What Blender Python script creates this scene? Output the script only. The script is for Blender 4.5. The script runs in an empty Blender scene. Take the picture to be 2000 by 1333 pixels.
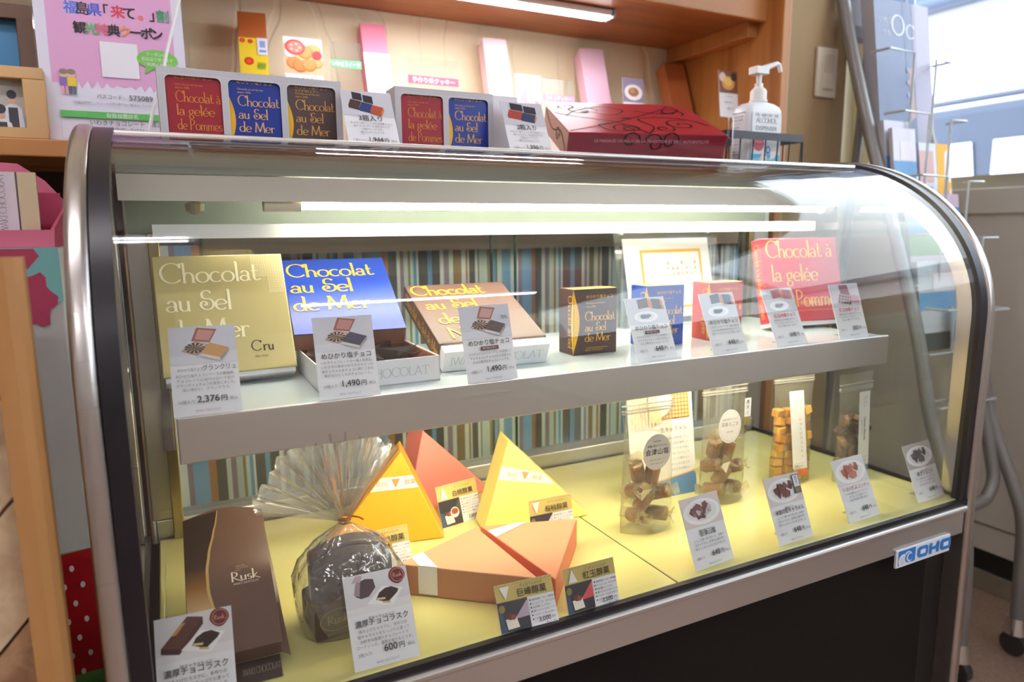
import bpy, math, random
from mathutils import Vector, Matrix, Euler

SC = bpy.context.scene
COL = SC.collection
Z0 = 1.05                       # height of the lens above the shop floor
R = math.radians
random.seed(7)

# ------------------------------------------------------------------ camera, world, lamps of the room, exposure
cam_d = bpy.data.cameras.new('camera')
cam = bpy.data.objects.new('camera', cam_d)
COL.objects.link(cam)
right = Vector((0.89272784, -0.45048996, -0.00978749))
down = Vector((-0.08012921, -0.1373407, -0.98727749))
fwd = Vector((0.44341438, 0.88215437, -0.15870527))
m = Matrix.Identity(4)
for i in range(3):
    m[i][0] = right[i]; m[i][1] = -down[i]; m[i][2] = -fwd[i]
m[2][3] = Z0
cam.matrix_world = m
cam_d.sensor_width = 36.0
cam_d.lens = 1353 / 2000 * 36
cam_d.clip_start = 0.02
cam_d.clip_end = 200
cam_d.dof.use_dof = True
cam_d.dof.focus_distance = 0.84
cam_d.dof.aperture_fstop = 4.5
SC.camera = cam

world = bpy.data.worlds.new('world')
SC.world = world
world.use_nodes = True
_bg = world.node_tree.nodes['Background']
_bg.inputs[0].default_value = (0.86, 0.93, 1.0, 1)
_bg.inputs[1].default_value = 2.7

SC.view_settings.view_transform = 'Standard'
SC.view_settings.look = 'None'
SC.view_settings.gamma = 1.0
SC.view_settings.use_curve_mapping = False
SC.view_settings.exposure = 1.1
SC.cycles.max_bounces = 10
SC.cycles.diffuse_bounces = 4
SC.cycles.glossy_bounces = 4
SC.cycles.transmission_bounces = 4
SC.cycles.transparent_max_bounces = 24
SC.cycles.caustics_reflective = False
SC.cycles.caustics_refractive = False
SC.cycles.sample_clamp_indirect = 6.0


def area(name, loc, rot, sx, sy, power, col=(1, 1, 1), portal=False):
    d = bpy.data.lights.new(name, 'AREA')
    d.shape = 'RECTANGLE'; d.size = sx; d.size_y = sy; d.energy = power; d.color = col
    o = bpy.data.objects.new(name, d); COL.objects.link(o)
    o.location = loc; o.rotation_euler = rot
    if portal:
        d.cycles.is_portal = True
    return o


# daylight enters through the long side window (light portal = sampling aid for the sky)
area('window_daylight', (2.10, -0.435, 1.72), (0, R(90), 0), 1.14, 3.93, 1.0, portal=True)

# ------------------------------------------------------------------ helpers


def lin(h):
    if isinstance(h, str):
        h = h.lstrip('#')
        c = [int(h[i:i + 2], 16) / 255 for i in (0, 2, 4)]
    else:
        c = h
    return tuple((x / 12.92 if x <= .04045 else ((x + .055) / 1.055) ** 2.4) for x in c) + (1,)


_M = {}


def M(name, col=None, rough=.5, metal=0., emit=None, estr=0., spec=.5):
    if name in _M:
        return _M[name]
    mt = bpy.data.materials.new(name); mt.use_nodes = True
    b = mt.node_tree.nodes['Principled BSDF']
    b.inputs['Base Color'].default_value = lin(col or '#808080')
    b.inputs['Roughness'].default_value = rough
    b.inputs['Metallic'].default_value = metal
    b.inputs['Specular IOR Level'].default_value = spec
    if emit:
        b.inputs['Emission Color'].default_value = lin(emit)
        b.inputs['Emission Strength'].default_value = estr
    _M[name] = mt
    return mt


def K(h, rough=.45, spec=.4):
    """printed ink or plain card of one colour"""
    return M('ink_%s_%d' % (h.lstrip('#'), int(rough * 100)), h, rough, spec=spec)


def nodes(name):
    mt = bpy.data.materials.new(name); mt.use_nodes = True
    nt = mt.node_tree
    _M[name] = mt
    return mt, nt, nt.nodes['Principled BSDF']


def N(nt, t, **kw):
    n = nt.nodes.new(t)
    for k, v in kw.items():
        if isinstance(v, (int, float, tuple, list)) and k in n.inputs:
            n.inputs[k].default_value = v
        else:
            setattr(n, k, v)
    return n


def coords(nt, scale=(1, 1, 1), rot=(0, 0, 0), kind='Object'):
    tc = N(nt, 'ShaderNodeTexCoord'); mp = N(nt, 'ShaderNodeMapping')
    mp.inputs['Scale'].default_value = scale; mp.inputs['Rotation'].default_value = rot
    nt.links.new(tc.outputs[kind], mp.inputs[0])
    return mp.outputs[0]


def ramp(nt, fac, stops, interp='LINEAR'):
    r = N(nt, 'ShaderNodeValToRGB'); cr = r.color_ramp; cr.interpolation = interp
    while len(cr.elements) > 1:
        cr.elements.remove(cr.elements[-1])
    cr.elements[0].position = stops[0][0]; cr.elements[0].color = lin(stops[0][1])
    for p, c in stops[1:]:
        e = cr.elements.new(p); e.color = lin(c)
    nt.links.new(fac, r.inputs[0])
    return r.outputs[0]


def bump(nt, b, h, strength=.3, dist=.01):
    bm = N(nt, 'ShaderNodeBump'); bm.inputs['Strength'].default_value = strength
    bm.inputs['Distance'].default_value = dist
    nt.links.new(h, bm.inputs['Height']); nt.links.new(bm.outputs[0], b.inputs['Normal'])


def wood(name, c1, c2, scale=(2, 2, 30), rough=.45, rot=(0, 0, 0)):
    mt, nt, b = nodes(name)
    v = coords(nt, scale, rot)
    n1 = N(nt, 'ShaderNodeTexNoise'); n1.inputs['Scale'].default_value = 1.0
    n1.inputs['Detail'].default_value = 6; n1.inputs['Distortion'].default_value = .6
    nt.links.new(v, n1.inputs['Vector'])
    col = ramp(nt, n1.outputs[0], [(.3, c1), (.52, c2), (.7, c1)])
    nt.links.new(col, b.inputs['Base Color'])
    b.inputs['Roughness'].default_value = rough
    bump(nt, b, n1.outputs[0], .08, .002)
    return mt


def steel(name, col='#b9b6b2', rough=.28, scale=(1, 1, 300)):
    mt, nt, b = nodes(name)
    b.inputs['Base Color'].default_value = lin(col); b.inputs['Metallic'].default_value = 1
    v = coords(nt, scale)
    n1 = N(nt, 'ShaderNodeTexNoise'); n1.inputs['Scale'].default_value = 3
    n1.inputs['Detail'].default_value = 3
    nt.links.new(v, n1.inputs['Vector'])
    mr = N(nt, 'ShaderNodeMapRange'); mr.inputs[3].default_value = rough - .08; mr.inputs[4].default_value = rough + .12
    nt.links.new(n1.outputs[0], mr.inputs[0]); nt.links.new(mr.outputs[0], b.inputs['Roughness'])
    bump(nt, b, n1.outputs[0], .04, .0006)
    return mt


def glass(name, tint='#f4faf7', f0=.04, haze=0., hazecol='#ffffff', rough=0.0, wrinkle=0., wscale=60, gain=1.0):
    """thin clear sheet: straight-through transmission with Fresnel (Schlick) reflection"""
    mt = bpy.data.materials.new(name); mt.use_nodes = True; _M[name] = mt
    nt = mt.node_tree; nt.nodes.clear()
    out = N(nt, 'ShaderNodeOutputMaterial')
    tr = N(nt, 'ShaderNodeBsdfTransparent'); tr.inputs[0].default_value = lin(tint)
    gl = N(nt, 'ShaderNodeBsdfGlossy'); gl.inputs['Roughness'].default_value = rough
    geo = N(nt, 'ShaderNodeNewGeometry')
    nsock = geo.outputs['Normal']
    if wrinkle:
        v = coords(nt, (1, 1, 1))
        no = N(nt, 'ShaderNodeTexNoise'); no.inputs['Scale'].default_value = wscale; no.inputs['Detail'].default_value = 2
        nt.links.new(v, no.inputs['Vector'])
        bm = N(nt, 'ShaderNodeBump'); bm.inputs['Strength'].default_value = wrinkle; bm.inputs['Distance'].default_value = .004
        nt.links.new(no.outputs[0], bm.inputs['Height'])
        nt.links.new(bm.outputs[0], gl.inputs['Normal']); nsock = bm.outputs[0]
    dot = N(nt, 'ShaderNodeVectorMath', operation='DOT_PRODUCT')
    nt.links.new(nsock, dot.inputs[0]); nt.links.new(geo.outputs['Incoming'], dot.inputs[1])
    ab = N(nt, 'ShaderNodeMath', operation='ABSOLUTE'); nt.links.new(dot.outputs['Value'], ab.inputs[0])
    on = N(nt, 'ShaderNodeMath', operation='SUBTRACT', use_clamp=True); on.inputs[0].default_value = 1
    nt.links.new(ab.outputs[0], on.inputs[1])
    pw = N(nt, 'ShaderNodeMath', operation='POWER'); pw.inputs[1].default_value = 5
    nt.links.new(on.outputs[0], pw.inputs[0])
    ml = N(nt, 'ShaderNodeMath', operation='MULTIPLY_ADD', use_clamp=True)
    ml.inputs[1].default_value = (1 - f0) * gain; ml.inputs[2].default_value = f0 * gain
    nt.links.new(pw.outputs[0], ml.inputs[0])
    mx = N(nt, 'ShaderNodeMixShader'); nt.links.new(ml.outputs[0], mx.inputs[0])
    base = tr.outputs[0]
    if haze:
        df = N(nt, 'ShaderNodeBsdfTranslucent'); df.inputs[0].default_value = lin(hazecol)
        d2 = N(nt, 'ShaderNodeBsdfDiffuse'); d2.inputs[0].default_value = lin(hazecol)
        m0 = N(nt, 'ShaderNodeMixShader'); m0.inputs[0].default_value = .5
        nt.links.new(df.outputs[0], m0.inputs[1]); nt.links.new(d2.outputs[0], m0.inputs[2])
        m1 = N(nt, 'ShaderNodeMixShader'); m1.inputs[0].default_value = haze
        nt.links.new(tr.outputs[0], m1.inputs[1]); nt.links.new(m0.outputs[0], m1.inputs[2])
        base = m1.outputs[0]
    nt.links.new(base, mx.inputs[1]); nt.links.new(gl.outputs[0], mx.inputs[2])
    nt.links.new(mx.outputs[0], out.inputs[0])
    return mt


WM = {}


def thing(name, label, cat, loc=(0, 0, 0), rot=(0, 0, 0), group=None):
    o = bpy.data.objects.new(name, None); COL.objects.link(o)
    o.empty_display_size = .02
    o.location = loc; o.rotation_euler = rot
    o['label'] = label; o['category'] = cat
    if group:
        o['group'] = group
    WM[o.name] = Matrix.Translation(loc) @ Euler(rot).to_matrix().to_4x4()
    return o


def tag(o, label, cat, group=None):
    o['label'] = label; o['category'] = cat
    if group:
        o['group'] = group
    return o


class MB:
    """collects faces, builds ONE mesh object"""

    def __init__(s):
        s.v = []; s.f = []; s.fm = []; s.mats = []

    def mi(s, mt):
        if mt not in s.mats:
            s.mats.append(mt)
        return s.mats.index(mt)

    def add(s, vs, fs, mt):
        k = len(s.v); i = s.mi(mt)
        s.v += [tuple(p) for p in vs]
        for f in fs:
            s.f.append([k + a for a in f]); s.fm.append(i)

    def obox(s, o, u, v, w, mt):
        o, u, v, w = Vector(o), Vector(u), Vector(v), Vector(w)
        p = [o, o + u, o + u + v, o + v, o + w, o + u + w, o + u + v + w, o + v + w]
        s.add(p, [(3, 2, 1, 0), (4, 5, 6, 7), (0, 1, 5, 4), (1, 2, 6, 5), (2, 3, 7, 6), (3, 0, 4, 7)], mt)
        return s

    def box(s, lo, hi, mt):
        return s.obox(lo, (hi[0] - lo[0], 0, 0), (0, hi[1] - lo[1], 0), (0, 0, hi[2] - lo[2]), mt)

    def prism(s, pts, ext, mt, capmt=None):
        """closed polygon (3D points) extruded by ext"""
        pts = [Vector(p) for p in pts]; e = Vector(ext); n = len(pts)
        nrm = sum(((pts[i] - pts[0]).cross(pts[(i + 1) % n] - pts[0]) for i in range(1, n)), Vector())
        if nrm.dot(e) < 0:
            pts.reverse()
        s.add(pts, [tuple(reversed(range(n)))], capmt or mt)
        s.add([p + e for p in pts], [tuple(range(n))], capmt or mt)
        for i in range(n):
            j = (i + 1) % n
            s.add([pts[i], pts[j], pts[j] + e, pts[i] + e], [(0, 1, 2, 3)], mt)
        return s

    def strip(s, A, B, mt, closed=False):
        n = len(A); k = n if closed else n - 1
        vs = list(A) + list(B)
        s.add(vs, [(i, (i + 1) % n, n + (i + 1) % n, n + i) for i in range(k)], mt)
        return s

    def tube(s, path, r, mt, seg=10, caps=True):
        P = [Vector(p) for p in path]; rings = []
        rr = r if isinstance(r, (list, tuple)) else [r] * len(P)
        prev = None
        for i, p in enumerate(P):
            t = (P[min(i + 1, len(P) - 1)] - P[max(i - 1, 0)]).normalized()
            if prev is None:
                a = Vector((0, 0, 1)) if abs(t.z) < .9 else Vector((1, 0, 0))
                x = t.cross(a).normalized()
            else:
                x = (prev - t * prev.dot(t)).normalized()
            prev = x; y = t.cross(x)
            rings.append([p + x * math.cos(2 * math.pi * k / seg) * rr[i] + y * math.sin(2 * math.pi * k / seg) * rr[i] for k in range(seg)])
        vs = [q for g in rings for q in g]; fs = []
        for i in range(len(P) - 1):
            for k in range(seg):
                a, b = i * seg + k, i * seg + (k + 1) % seg
                fs.append((a, b, b + seg, a + seg))
        if caps:
            fs.append(tuple(reversed(range(seg)))); fs.append(tuple((len(P) - 1) * seg + k for k in range(seg)))
        s.add(vs, fs, mt)
        return s

    def lathe(s, prof, mt, c=(0, 0, 0), seg=24, sx=1, sy=1):
        vs = []; fs = []
        for r, z in prof:
            vs += [(c[0] + sx * r * math.cos(2 * math.pi * k / seg), c[1] + sy * r * math.sin(2 * math.pi * k / seg), c[2] + z) for k in range(seg)]
        for i in range(len(prof) - 1):
            for k in range(seg):
                a, b = i * seg + k, i * seg + (k + 1) % seg
                fs.append((a, b, b + seg, a + seg))
        fs.append(tuple(reversed(range(seg)))); fs.append(tuple((len(prof) - 1) * seg + k for k in range(seg)))
        s.add(vs, fs, mt)
        return s

    def build(s, name, parent=None, world=False, smooth=False, bevel=0, seg=2, solid=0, angle=35):
        me = bpy.data.meshes.new(name)
        me.from_pydata(s.v, [], s.f)
        for mt in s.mats:
            me.materials.append(mt)
        me.polygons.foreach_set('material_index', s.fm)
        if smooth:
            me.polygons.foreach_set('use_smooth', [True] * len(s.f))
        me.update()
        o = bpy.data.objects.new(name, me); COL.objects.link(o)
        mw = Matrix.Identity(4)
        if parent:
            o.parent = parent
            if world:
                o.matrix_local = WM[parent.name].inverted()
            else:
                mw = WM[parent.name]
        WM[o.name] = mw.copy()
        if bevel or smooth:
            import bmesh
            bm = bmesh.new(); bm.from_mesh(me)
            bmesh.ops.remove_doubles(bm, verts=bm.verts, dist=1e-5)
            bm.to_mesh(me); bm.free()
        if solid:
            md = o.modifiers.new('thickness', 'SOLIDIFY'); md.thickness = solid; md.offset = 0
        if bevel:
            md = o.modifiers.new('bevel', 'BEVEL'); md.width = bevel; md.segments = seg
            md.limit_method = 'ANGLE'; md.angle_limit = R(30)
        if smooth and angle < 180:
            try:
                me.set_sharp_from_angle(angle=R(angle))
            except Exception:
                pass
        return o


def structure(o):
    o['kind'] = 'structure'
    return o


def A(x, y, z):
    """z measured from lens height"""
    return Vector((x, y, z + Z0))


# ------------------------------------------------------------------ lettering
_TXT = {}


def txt(sn):
    """flat outline mesh of a line of type, em size 1, starting at x = 0"""
    if sn in _TXT:
        return _TXT[sn]
    c = bpy.data.curves.new('type', 'FONT'); c.body = sn; c.size = 1; c.resolution_u = 3
    o = bpy.data.objects.new('type', c); COL.objects.link(o)
    dg = bpy.context.evaluated_depsgraph_get()
    me = bpy.data.meshes.new_from_object(o.evaluated_get(dg))
    vs = [(v.co.x, v.co.y) for v in me.vertices]; fs = [tuple(p.vertices) for p in me.polygons]
    COL.objects.unlink(o)
    bpy.data.objects.remove(o); bpy.data.curves.remove(c); bpy.data.meshes.remove(me)
    w0 = min((v[0] for v in vs), default=0); w1 = max((v[0] for v in vs), default=.1)
    _TXT[sn] = ([(x - w0, y) for x, y in vs], fs, w1 - w0)
    return _TXT[sn]


def arc(cx, cy, rx, ry, a0, a1, n=14):
    return [(cx + rx * math.cos(R(a0 + (a1 - a0) * i / n)), cy + ry * math.sin(R(a0 + (a1 - a0) * i / n))) for i in range(n + 1)]


def ln(*p):
    return list(p)


# hand-drawn display face: round art-nouveau roman, thin hairlines, heavier stems
GL = {
    'C': (.92, [arc(.5, .5, .46, .5, 38, 318, 24), ln((.86, .98), (.85, .74))]),
    'h': (.60, [ln((.0, .98), (.09, 1.0), (.09, 0)), arc(.28, .27, .19, .23, 175, 0) + [(.47, 0)], ln((.02, 0), (.17, 0)), ln((.40, 0), (.56, 0))]),
    'o': (.60, [arc(.28, .25, .26, .26, 90, 450, 22)]),
    'c': (.52, [arc(.27, .25, .25, .26, 50, 318, 18)]),
    'l': (.22, [ln((.0, .98), (.09, 1.0), (.09, 0)), ln((.02, 0), (.17, 0))]),
    'a': (.50, [arc(.22, .34, .16, .17, 160, 0, 10) + [(.38, .06), (.46, 0)], arc(.20, .13, .18, .14, 60, 420, 16)]),
    't': (.44, [ln((.14, .82), (.14, .16)) + arc(.26, .15, .12, .14, 180, 300, 8) + [(.44, .06)], ln((.02, .5), (.32, .5))]),
    'u': (.56, [ln((.0, .5), (.08, .5), (.08, .2)) + arc(.25, .2, .17, .2, 180, 330, 10), ln((.42, .5), (.42, 0), (.50, 0))]),
    'S': (.68, [arc(.34, .78, .2, .2, 20, 200, 12) + arc(.34, .72, .2, .16, 200, 280, 5) + arc(.34, .30, .28, .28, 70, -180, 20) + arc(.20, .30, .13, .13, 180, 20, 10) + arc(.27, .31, .06, .07, 20, -160, 6)]),
    'e': (.54, [ln((.03, .24), (.49, .28)) + arc(.27, .25, .24, .26, 10, 318, 20)]),
    'd': (.60, [arc(.25, .25, .23, .26, 40, 400, 20), ln((.38, 1.0), (.47, .98), (.47, 0), (.55, 0))]),
    'M': (.98, [ln((.05, 0), (.14, .95), (.47, .06), (.80, .95), (.90, 0)), ln((.0, 0), (.12, 0)), ln((.83, 0), (.97, 0)), ln((.04, .95), (.16, .95)), ln((.78, .95), (.9, .95))]),
    'r': (.44, [ln((.0, .5), (.09, .5), (.09, 0)), arc(.26, .30, .17, .2, 180, 45, 8), ln((.02, 0), (.17, 0))]),
    'N': (.86, [ln((.08, 0), (.08, .95), (.74, .02), (.74, .95)), ln((.0, 0), (.16, 0)), ln((.66, .95), (.82, .95)), ln((.0, .95), (.1, .95))]),
    'i': (.22, [ln((.0, .5), (.09, .5), (.09, 0)), ln((.02, 0), (.17, 0)), ln((.08, .70), (.11, .76))]),
    'g': (.50, [arc(.22, .32, .17, .18, 90, 450, 16), arc(.22, -.14, .19, .16, 90, 450, 16), ln((.12, .17), (.08, .07), (.22, .02)), ln((.34, .46), (.46, .52))]),
    'm': (.86, [ln((.0, .5), (.09, .5), (.09, 0)), arc(.25, .30, .16, .2, 178, 0, 8) + [(.41, 0)], arc(.57, .30, .16, .2, 178, 0, 8) + [(.73, 0)], ln((.02, 0), (.16, 0)), ln((.66, 0), (.81, 0))]),
    's': (.42, [arc(.2, .37, .14, .13, 30, 260, 10) + arc(.2, .13, .16, .13, 80, -150, 12)]),
    'P': (.66, [ln((.09, 0), (.09, .96)), arc(.16, .70, .38, .27, 110, -110, 18), ln((.0, 0), (.18, 0))]),
    'R': (.74, [ln((.09, 0), (.09, .96)), arc(.14, .70, .36, .27, 110, -100, 16) + [(.42, .2), (.72, .0), (.86, -.05)], ln((.0, 0), (.18, 0))]),
    'k': (.58, [ln((.0, .98), (.09, 1.0), (.09, 0)), ln((.42, .5), (.12, .22), (.5, 0), (.66, -.06))]),
    'I': (.28, [ln((.12, 0), (.12, .95)), ln((.03, 0), (.21, 0)), ln((.03, .95), (.21, .95))]),
    'W': (1.1, [ln((.02, .95), (.3, .02), (.54, .95), (.8, .02), (1.06, .95))]),
    'A': (.86, [ln((.02, 0), (.4, .97), (.78, 0)), ln((.16, .33), (.64, .33))]),
    'K': (.76, [ln((.1, 0), (.1, .95)), ln((.64, .95), (.13, .45), (.7, 0)), ln((.02, 0), (.19, 0)), ln((.02, .95), (.19, .95))]),
    'H': (.86, [ln((.1, 0), (.1, .95)), ln((.74, 0), (.74, .95)), ln((.1, .5), (.74, .5)), ln((.02, 0), (.18, 0)), ln((.66, 0), (.82, 0)), ln((.02, .95), (.18, .95)), ln((.66, .95), (.82, .95))]),
    'O': (1.0, [arc(.48, .48, .45, .49, 90, 450, 26)]),
    'L': (.66, [ln((.1, .95), (.1, .02), (.58, .02), (.6, .16)), ln((.02, .95), (.18, .95))]),
    'T': (.8, [ln((.4, 0), (.4, .95)), ln((.04, .82), (.05, .95), (.75, .95), (.76, .82)), ln((.32, 0), (.48, 0))]),
    "'": (.2, [ln((.08, .95), (.05, .75))]),
    ' ': (.32, []),
}
GL['é'] = (.54, GL['e'][1] + [ln((.22, .62), (.38, .76))])
GL['à'] = (.50, GL['a'][1] + [ln((.12, .76), (.26, .62))])
GL['ï'] = (.22, [GL['i'][1][0], GL['i'][1][1], ln((.02, .68), (.03, .74)), ln((.15, .68), (.16, .74))])


def ribbon(path, thin, thick):
    """nib-modulated stroke outline as quads"""
    n = len(path); Lf = []; Rt = []
    for i in range(n):
        a = path[max(i - 1, 0)]; b = path[min(i + 1, n - 1)]
        dx, dy = b[0] - a[0], b[1] - a[1]; l = math.hypot(dx, dy) or 1
        dx /= l; dy /= l
        w = (thin + (thick - thin) * dy * dy) / 2
        Lf.append((path[i][0] - dy * w, path[i][1] + dx * w)); Rt.append((path[i][0] + dy * w, path[i][1] - dx * w))
    return Lf, Rt


def legs(path):
    """split a stroke at its sharp corners"""
    out = []; cur = [path[0]]
    for i in range(1, len(path)):
        cur.append(path[i])
        if i < len(path) - 1:
            ax, ay = path[i][0] - path[i - 1][0], path[i][1] - path[i - 1][1]
            bx, by = path[i + 1][0] - path[i][0], path[i + 1][1] - path[i][1]
            if (ax * bx + ay * by) < .76 * math.hypot(ax, ay) * math.hypot(bx, by):
                out.append(cur); cur = [path[i]]
    out.append(cur)
    return out


class Pr:
    """printing on a flat face: o + a*u + b*v, layers lifted by fractions of a millimetre"""

    def __init__(s, o=(0, 0, 0), u=(1, 0, 0), v=(0, 1, 0), lift=.0003):
        s.o, s.u, s.v = Vector(o), Vector(u), Vector(v)
        s.n = s.u.cross(s.v).normalized(); s.k = 0; s.lift = lift; s.mb = MB()

    def P(s, a, b):
        return s.o + s.u * a + s.v * b + s.n * (s.lift + s.k * .00007)

    def poly(s, pts, mt):
        s.k += 1
        ar = sum(pts[i][0] * pts[(i + 1) % len(pts)][1] - pts[(i + 1) % len(pts)][0] * pts[i][1] for i in range(len(pts)))
        if ar < 0:
            pts = list(reversed(pts))
        s.mb.add([s.P(*p) for p in pts], [tuple(range(len(pts)))], mt)
        return s

    def rect(s, x, y, w, h, mt):
        return s.poly([(x, y), (x + w, y), (x + w, y + h), (x, y + h)], mt)

    def ell(s, cx, cy, rx, ry, mt, n=28, a0=0, a1=360):
        return s.poly(arc(cx, cy, rx, ry, a0, a1, n)[:-1 if a1 - a0 == 360 else None], mt)

    def text(s, t, x, y, size, mt, al='L', w=None, bold=0., rot=0):
        s.k += 1
        vs, fs, tw = txt(t)
        sx = size
        if w and tw * size > w:
            sx = w / tw
        W = tw * sx; off = {'L': 0, 'C': -W / 2, 'R': -W}[al]
        ca, sa = math.cos(rot), math.sin(rot)
        for dx, dy in ([(0, 0)] if not bold else [(0, 0), (bold, 0), (0, bold), (bold, bold)]):
            s.mb.add([s.P(x + (off + vx * sx + dx) * ca - (vy * size + dy) * sa, y + (off + vx * sx + dx) * sa + (vy * size + dy) * ca) for vx, vy in vs], fs, mt)
            if bold:
                s.k += .12
        return W

    def stroke(s, path, thin, thick, mt):
        a, b = ribbon(path, thin, thick)
        s.mb.strip([s.P(*p) for p in b], [s.P(*p) for p in a], mt)
        return s

    def disp(s, t, x, y, size, mt, al='L', wt=.085, thin=.035, w=None, rot=0, slant=0, track=0):
        """display face, size = cap height"""
        s.k += 1
        tw = sum(GL[c][0] + track for c in t); sx = size
        if w and tw * size > w:
            sx = w / tw
        off = {'L': 0, 'C': -tw * sx / 2, 'R': -tw * sx}[al]; pen = 0
        ca, sa = math.cos(rot), math.sin(rot)
        for ch in t:
            adv, st = GL[ch]
            for p in [g_ for q_ in st for g_ in legs(q_)]:
                a, b = ribbon([((pen + q[0] + slant * q[1]), q[1]) for q in p], thin, wt)
                f = lambda q: s.P(x + (off + q[0] * sx) * ca - q[1] * size * sa, y + (off + q[0] * sx) * sa + q[1] * size * ca)
                s.mb.strip([f(q) for q in b], [f(q) for q in a], mt)
                s.k += .05
            pen += adv + track
        return tw * sx

    def build(s, name, parent, world=False):
        return s.mb.build(name, parent, world)

# ------------------------------------------------------------------ materials of the place
STEEL = steel('brushed_steel', '#c9c5c0', .30, (2, 2, 240))
STEELX = steel('brushed_steel_long', '#d6d2cd', .42, (2, 240, 240))
STEELD = steel('dark_steel', '#8e8a85', .35, (2, 2, 200))
ALU = M('aluminium', '#d9d9d6', .35, 1.)
CHROME = M('chrome', '#e6e8e8', .12, 1.)
GREYTUBE = M('grey_painted_tube', '#8b8987', .38, .3)
WIREM = M('galvanised_wire', '#ccd4d3', .35, .4)
BLACKRUB = M('black_rubber', '#17131a', .35)
BLACKPANEL = M('black_brown_panel', '#120e0b', .55, spec=.2)
BLACKM = M('black_metal', '#34363a', .45)
WHITEP = M('white_plastic', '#f2f2ee', .35)
WHITEPAINT = M('white_enamel', '#f1f2ee', .4)
PAPER = M('white_paper', '#ecebec', .55)
CARD = M('white_card', '#e4e3e6', .5)
GLASSF = glass('curved_front_glass', '#fdfefd', .033)
GLASSP = glass('plain_glass', '#f8fcfa', .04)
GLASSE = M('glass_edge_green', '#1f3d34', .2)
ACRYL = glass('clear_acrylic', '#f6f8f6', .05, .06)
FILM = glass('clear_film', '#fdfdfb', .06, .15, '#ffffff', .10, 1.0, 60, 2.6)
FILM3 = glass('pleated_film', '#ffffff', .09, .19, '#ffffff', .12, 1.0, 40, 2.8)
FILM2 = glass('zip_bag_film', '#fbfbf6', .05, .13, '#f6f5ea', .08, .7, 55, 1.8)
YELLOWPL = M('yellow_acrylic_plate', '#d8cf88', .16)
TUBEON = M('lit_tube', '#ffffff', .5, emit='#fff4dd', estr=24)
SHELFTUBE = M('lit_shelf_tube', '#ffffff', .5, emit='#fff0cf', estr=26)
LEDON = M('lit_led', '#ffffff', .5, emit='#f6f4fa', estr=27)
CEILON = M('lit_ceiling_tube', '#ffffff', .5, emit='#fbf6ff', estr=30)
PINE = wood('orange_pine', '#a46a36', '#c0854c', (1.5, 14, 1.2))
PINEV = wood('orange_pine_upright', '#9a5e2a', '#b77c3f', (14, 14, 1.0))
PINED = wood('red_brown_board', '#8a5530', '#a46a40', (1.2, 16, 3))
BOARD = wood('grey_brown_board', '#6d563f', '#86705a', (1.5, 3, 22), .5)
FRAMEW = wood('light_oak', '#b58a55', '#cfa66e', (3, 3, 30))
FRAMED = wood('dark_walnut', '#4c2f1a', '#6b4628', (3, 3, 30))


def wallpaper(name, c1, c2, bs=.5):
    mt, nt, b = nodes(name)
    v = coords(nt, (1, 1, .55))
    w = N(nt, 'ShaderNodeTexWave'); w.inputs['Scale'].default_value = 3.2; w.inputs['Distortion'].default_value = 9
    w.inputs['Detail'].default_value = 2; w.inputs['Detail Scale'].default_value = 1.6
    nt.links.new(v, w.inputs['Vector'])
    r = ramp(nt, w.outputs[1], [(0, '#ffffff'), (.93, '#f2f2f2'), (.985, '#000000')])
    n1 = N(nt, 'ShaderNodeTexNoise'); n1.inputs['Scale'].default_value = 4; nt.links.new(v, n1.inputs['Vector'])
    c = ramp(nt, n1.outputs[0], [(.3, c1), (.7, c2)])
    nt.links.new(c, b.inputs['Base Color']); b.inputs['Roughness'].default_value = .75
    bump(nt, b, r, bs, .004)
    return mt


CREAM = wallpaper('creased_cream_paper', '#e8dec0', '#ddd1ae')
SHADEW = wallpaper('shade_toned_wall_paper', '#a88e68', '#9c815a', .15)  # shade on the pier is put into this darker wall colour
OFFW = M('off_white_wall', '#dcd8d2', .8)
WAINS = M('wainscot_paint', '#d3cfc8', .55)
CEILM = M('ceiling_paint', '#d8d6d0', .8)
mt_floor, nt, b = nodes('brown_floor')
n1 = N(nt, 'ShaderNodeTexNoise'); n1.inputs['Scale'].default_value = 90; n1.inputs['Detail'].default_value = 4
nt.links.new(coords(nt), n1.inputs['Vector'])
nt.links.new(ramp(nt, n1.outputs[0], [(.3, '#94796a'), (.7, '#a78c7c')]), b.inputs['Base Color'])
b.inputs['Roughness'].default_value = .55

# ------------------------------------------------------------------ setting
FX0, FX1, FY0, FY1, CEIL = -2.3, 2.06, -3.2, 1.60, 2.5
structure(MB().box((FX0, FY0, -.05), (FX1 + .1, FY1 + .1, 0), mt_floor).build('floor'))
structure(MB().box((FX0, FY0, CEIL), (FX1 + .1, FY1 + .1, CEIL + .05), CEILM).build('ceiling'))
structure(MB().box((FX0, FY1, 0), (FX1 + .1, FY1 + .08, CEIL), CREAM).build('wall_back'))
structure(MB().box((FX0 - .08, FY0, 0), (FX0, FY1 + .08, CEIL), OFFW).build('wall_left'))
structure(MB().box((FX0, FY0 - .08, 0), (FX1 + .1, FY0, CEIL), OFFW).build('wall_front'))
wr = MB()
SILL = Z0 + .1005
wr.box((FX1, FY0, .12), (FX1 + .14, FY1, SILL - .045), WAINS)
wr.box((FX1 + .012, FY0, .0), (FX1 + .14, FY1, .12), M('dark_recess', '#15120f', .7))
wr.box((FX1, 1.53, SILL), (FX1 + .14, FY1, CEIL), CREAM)
wr.box((FX1, FY0, 2.30), (FX1 + .14, 1.53, CEIL), CREAM)
wr.box((FX1, FY0, SILL), (FX1 + .14, -2.40, 2.30), CREAM)
structure(wr.build('wall_right'))
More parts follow.
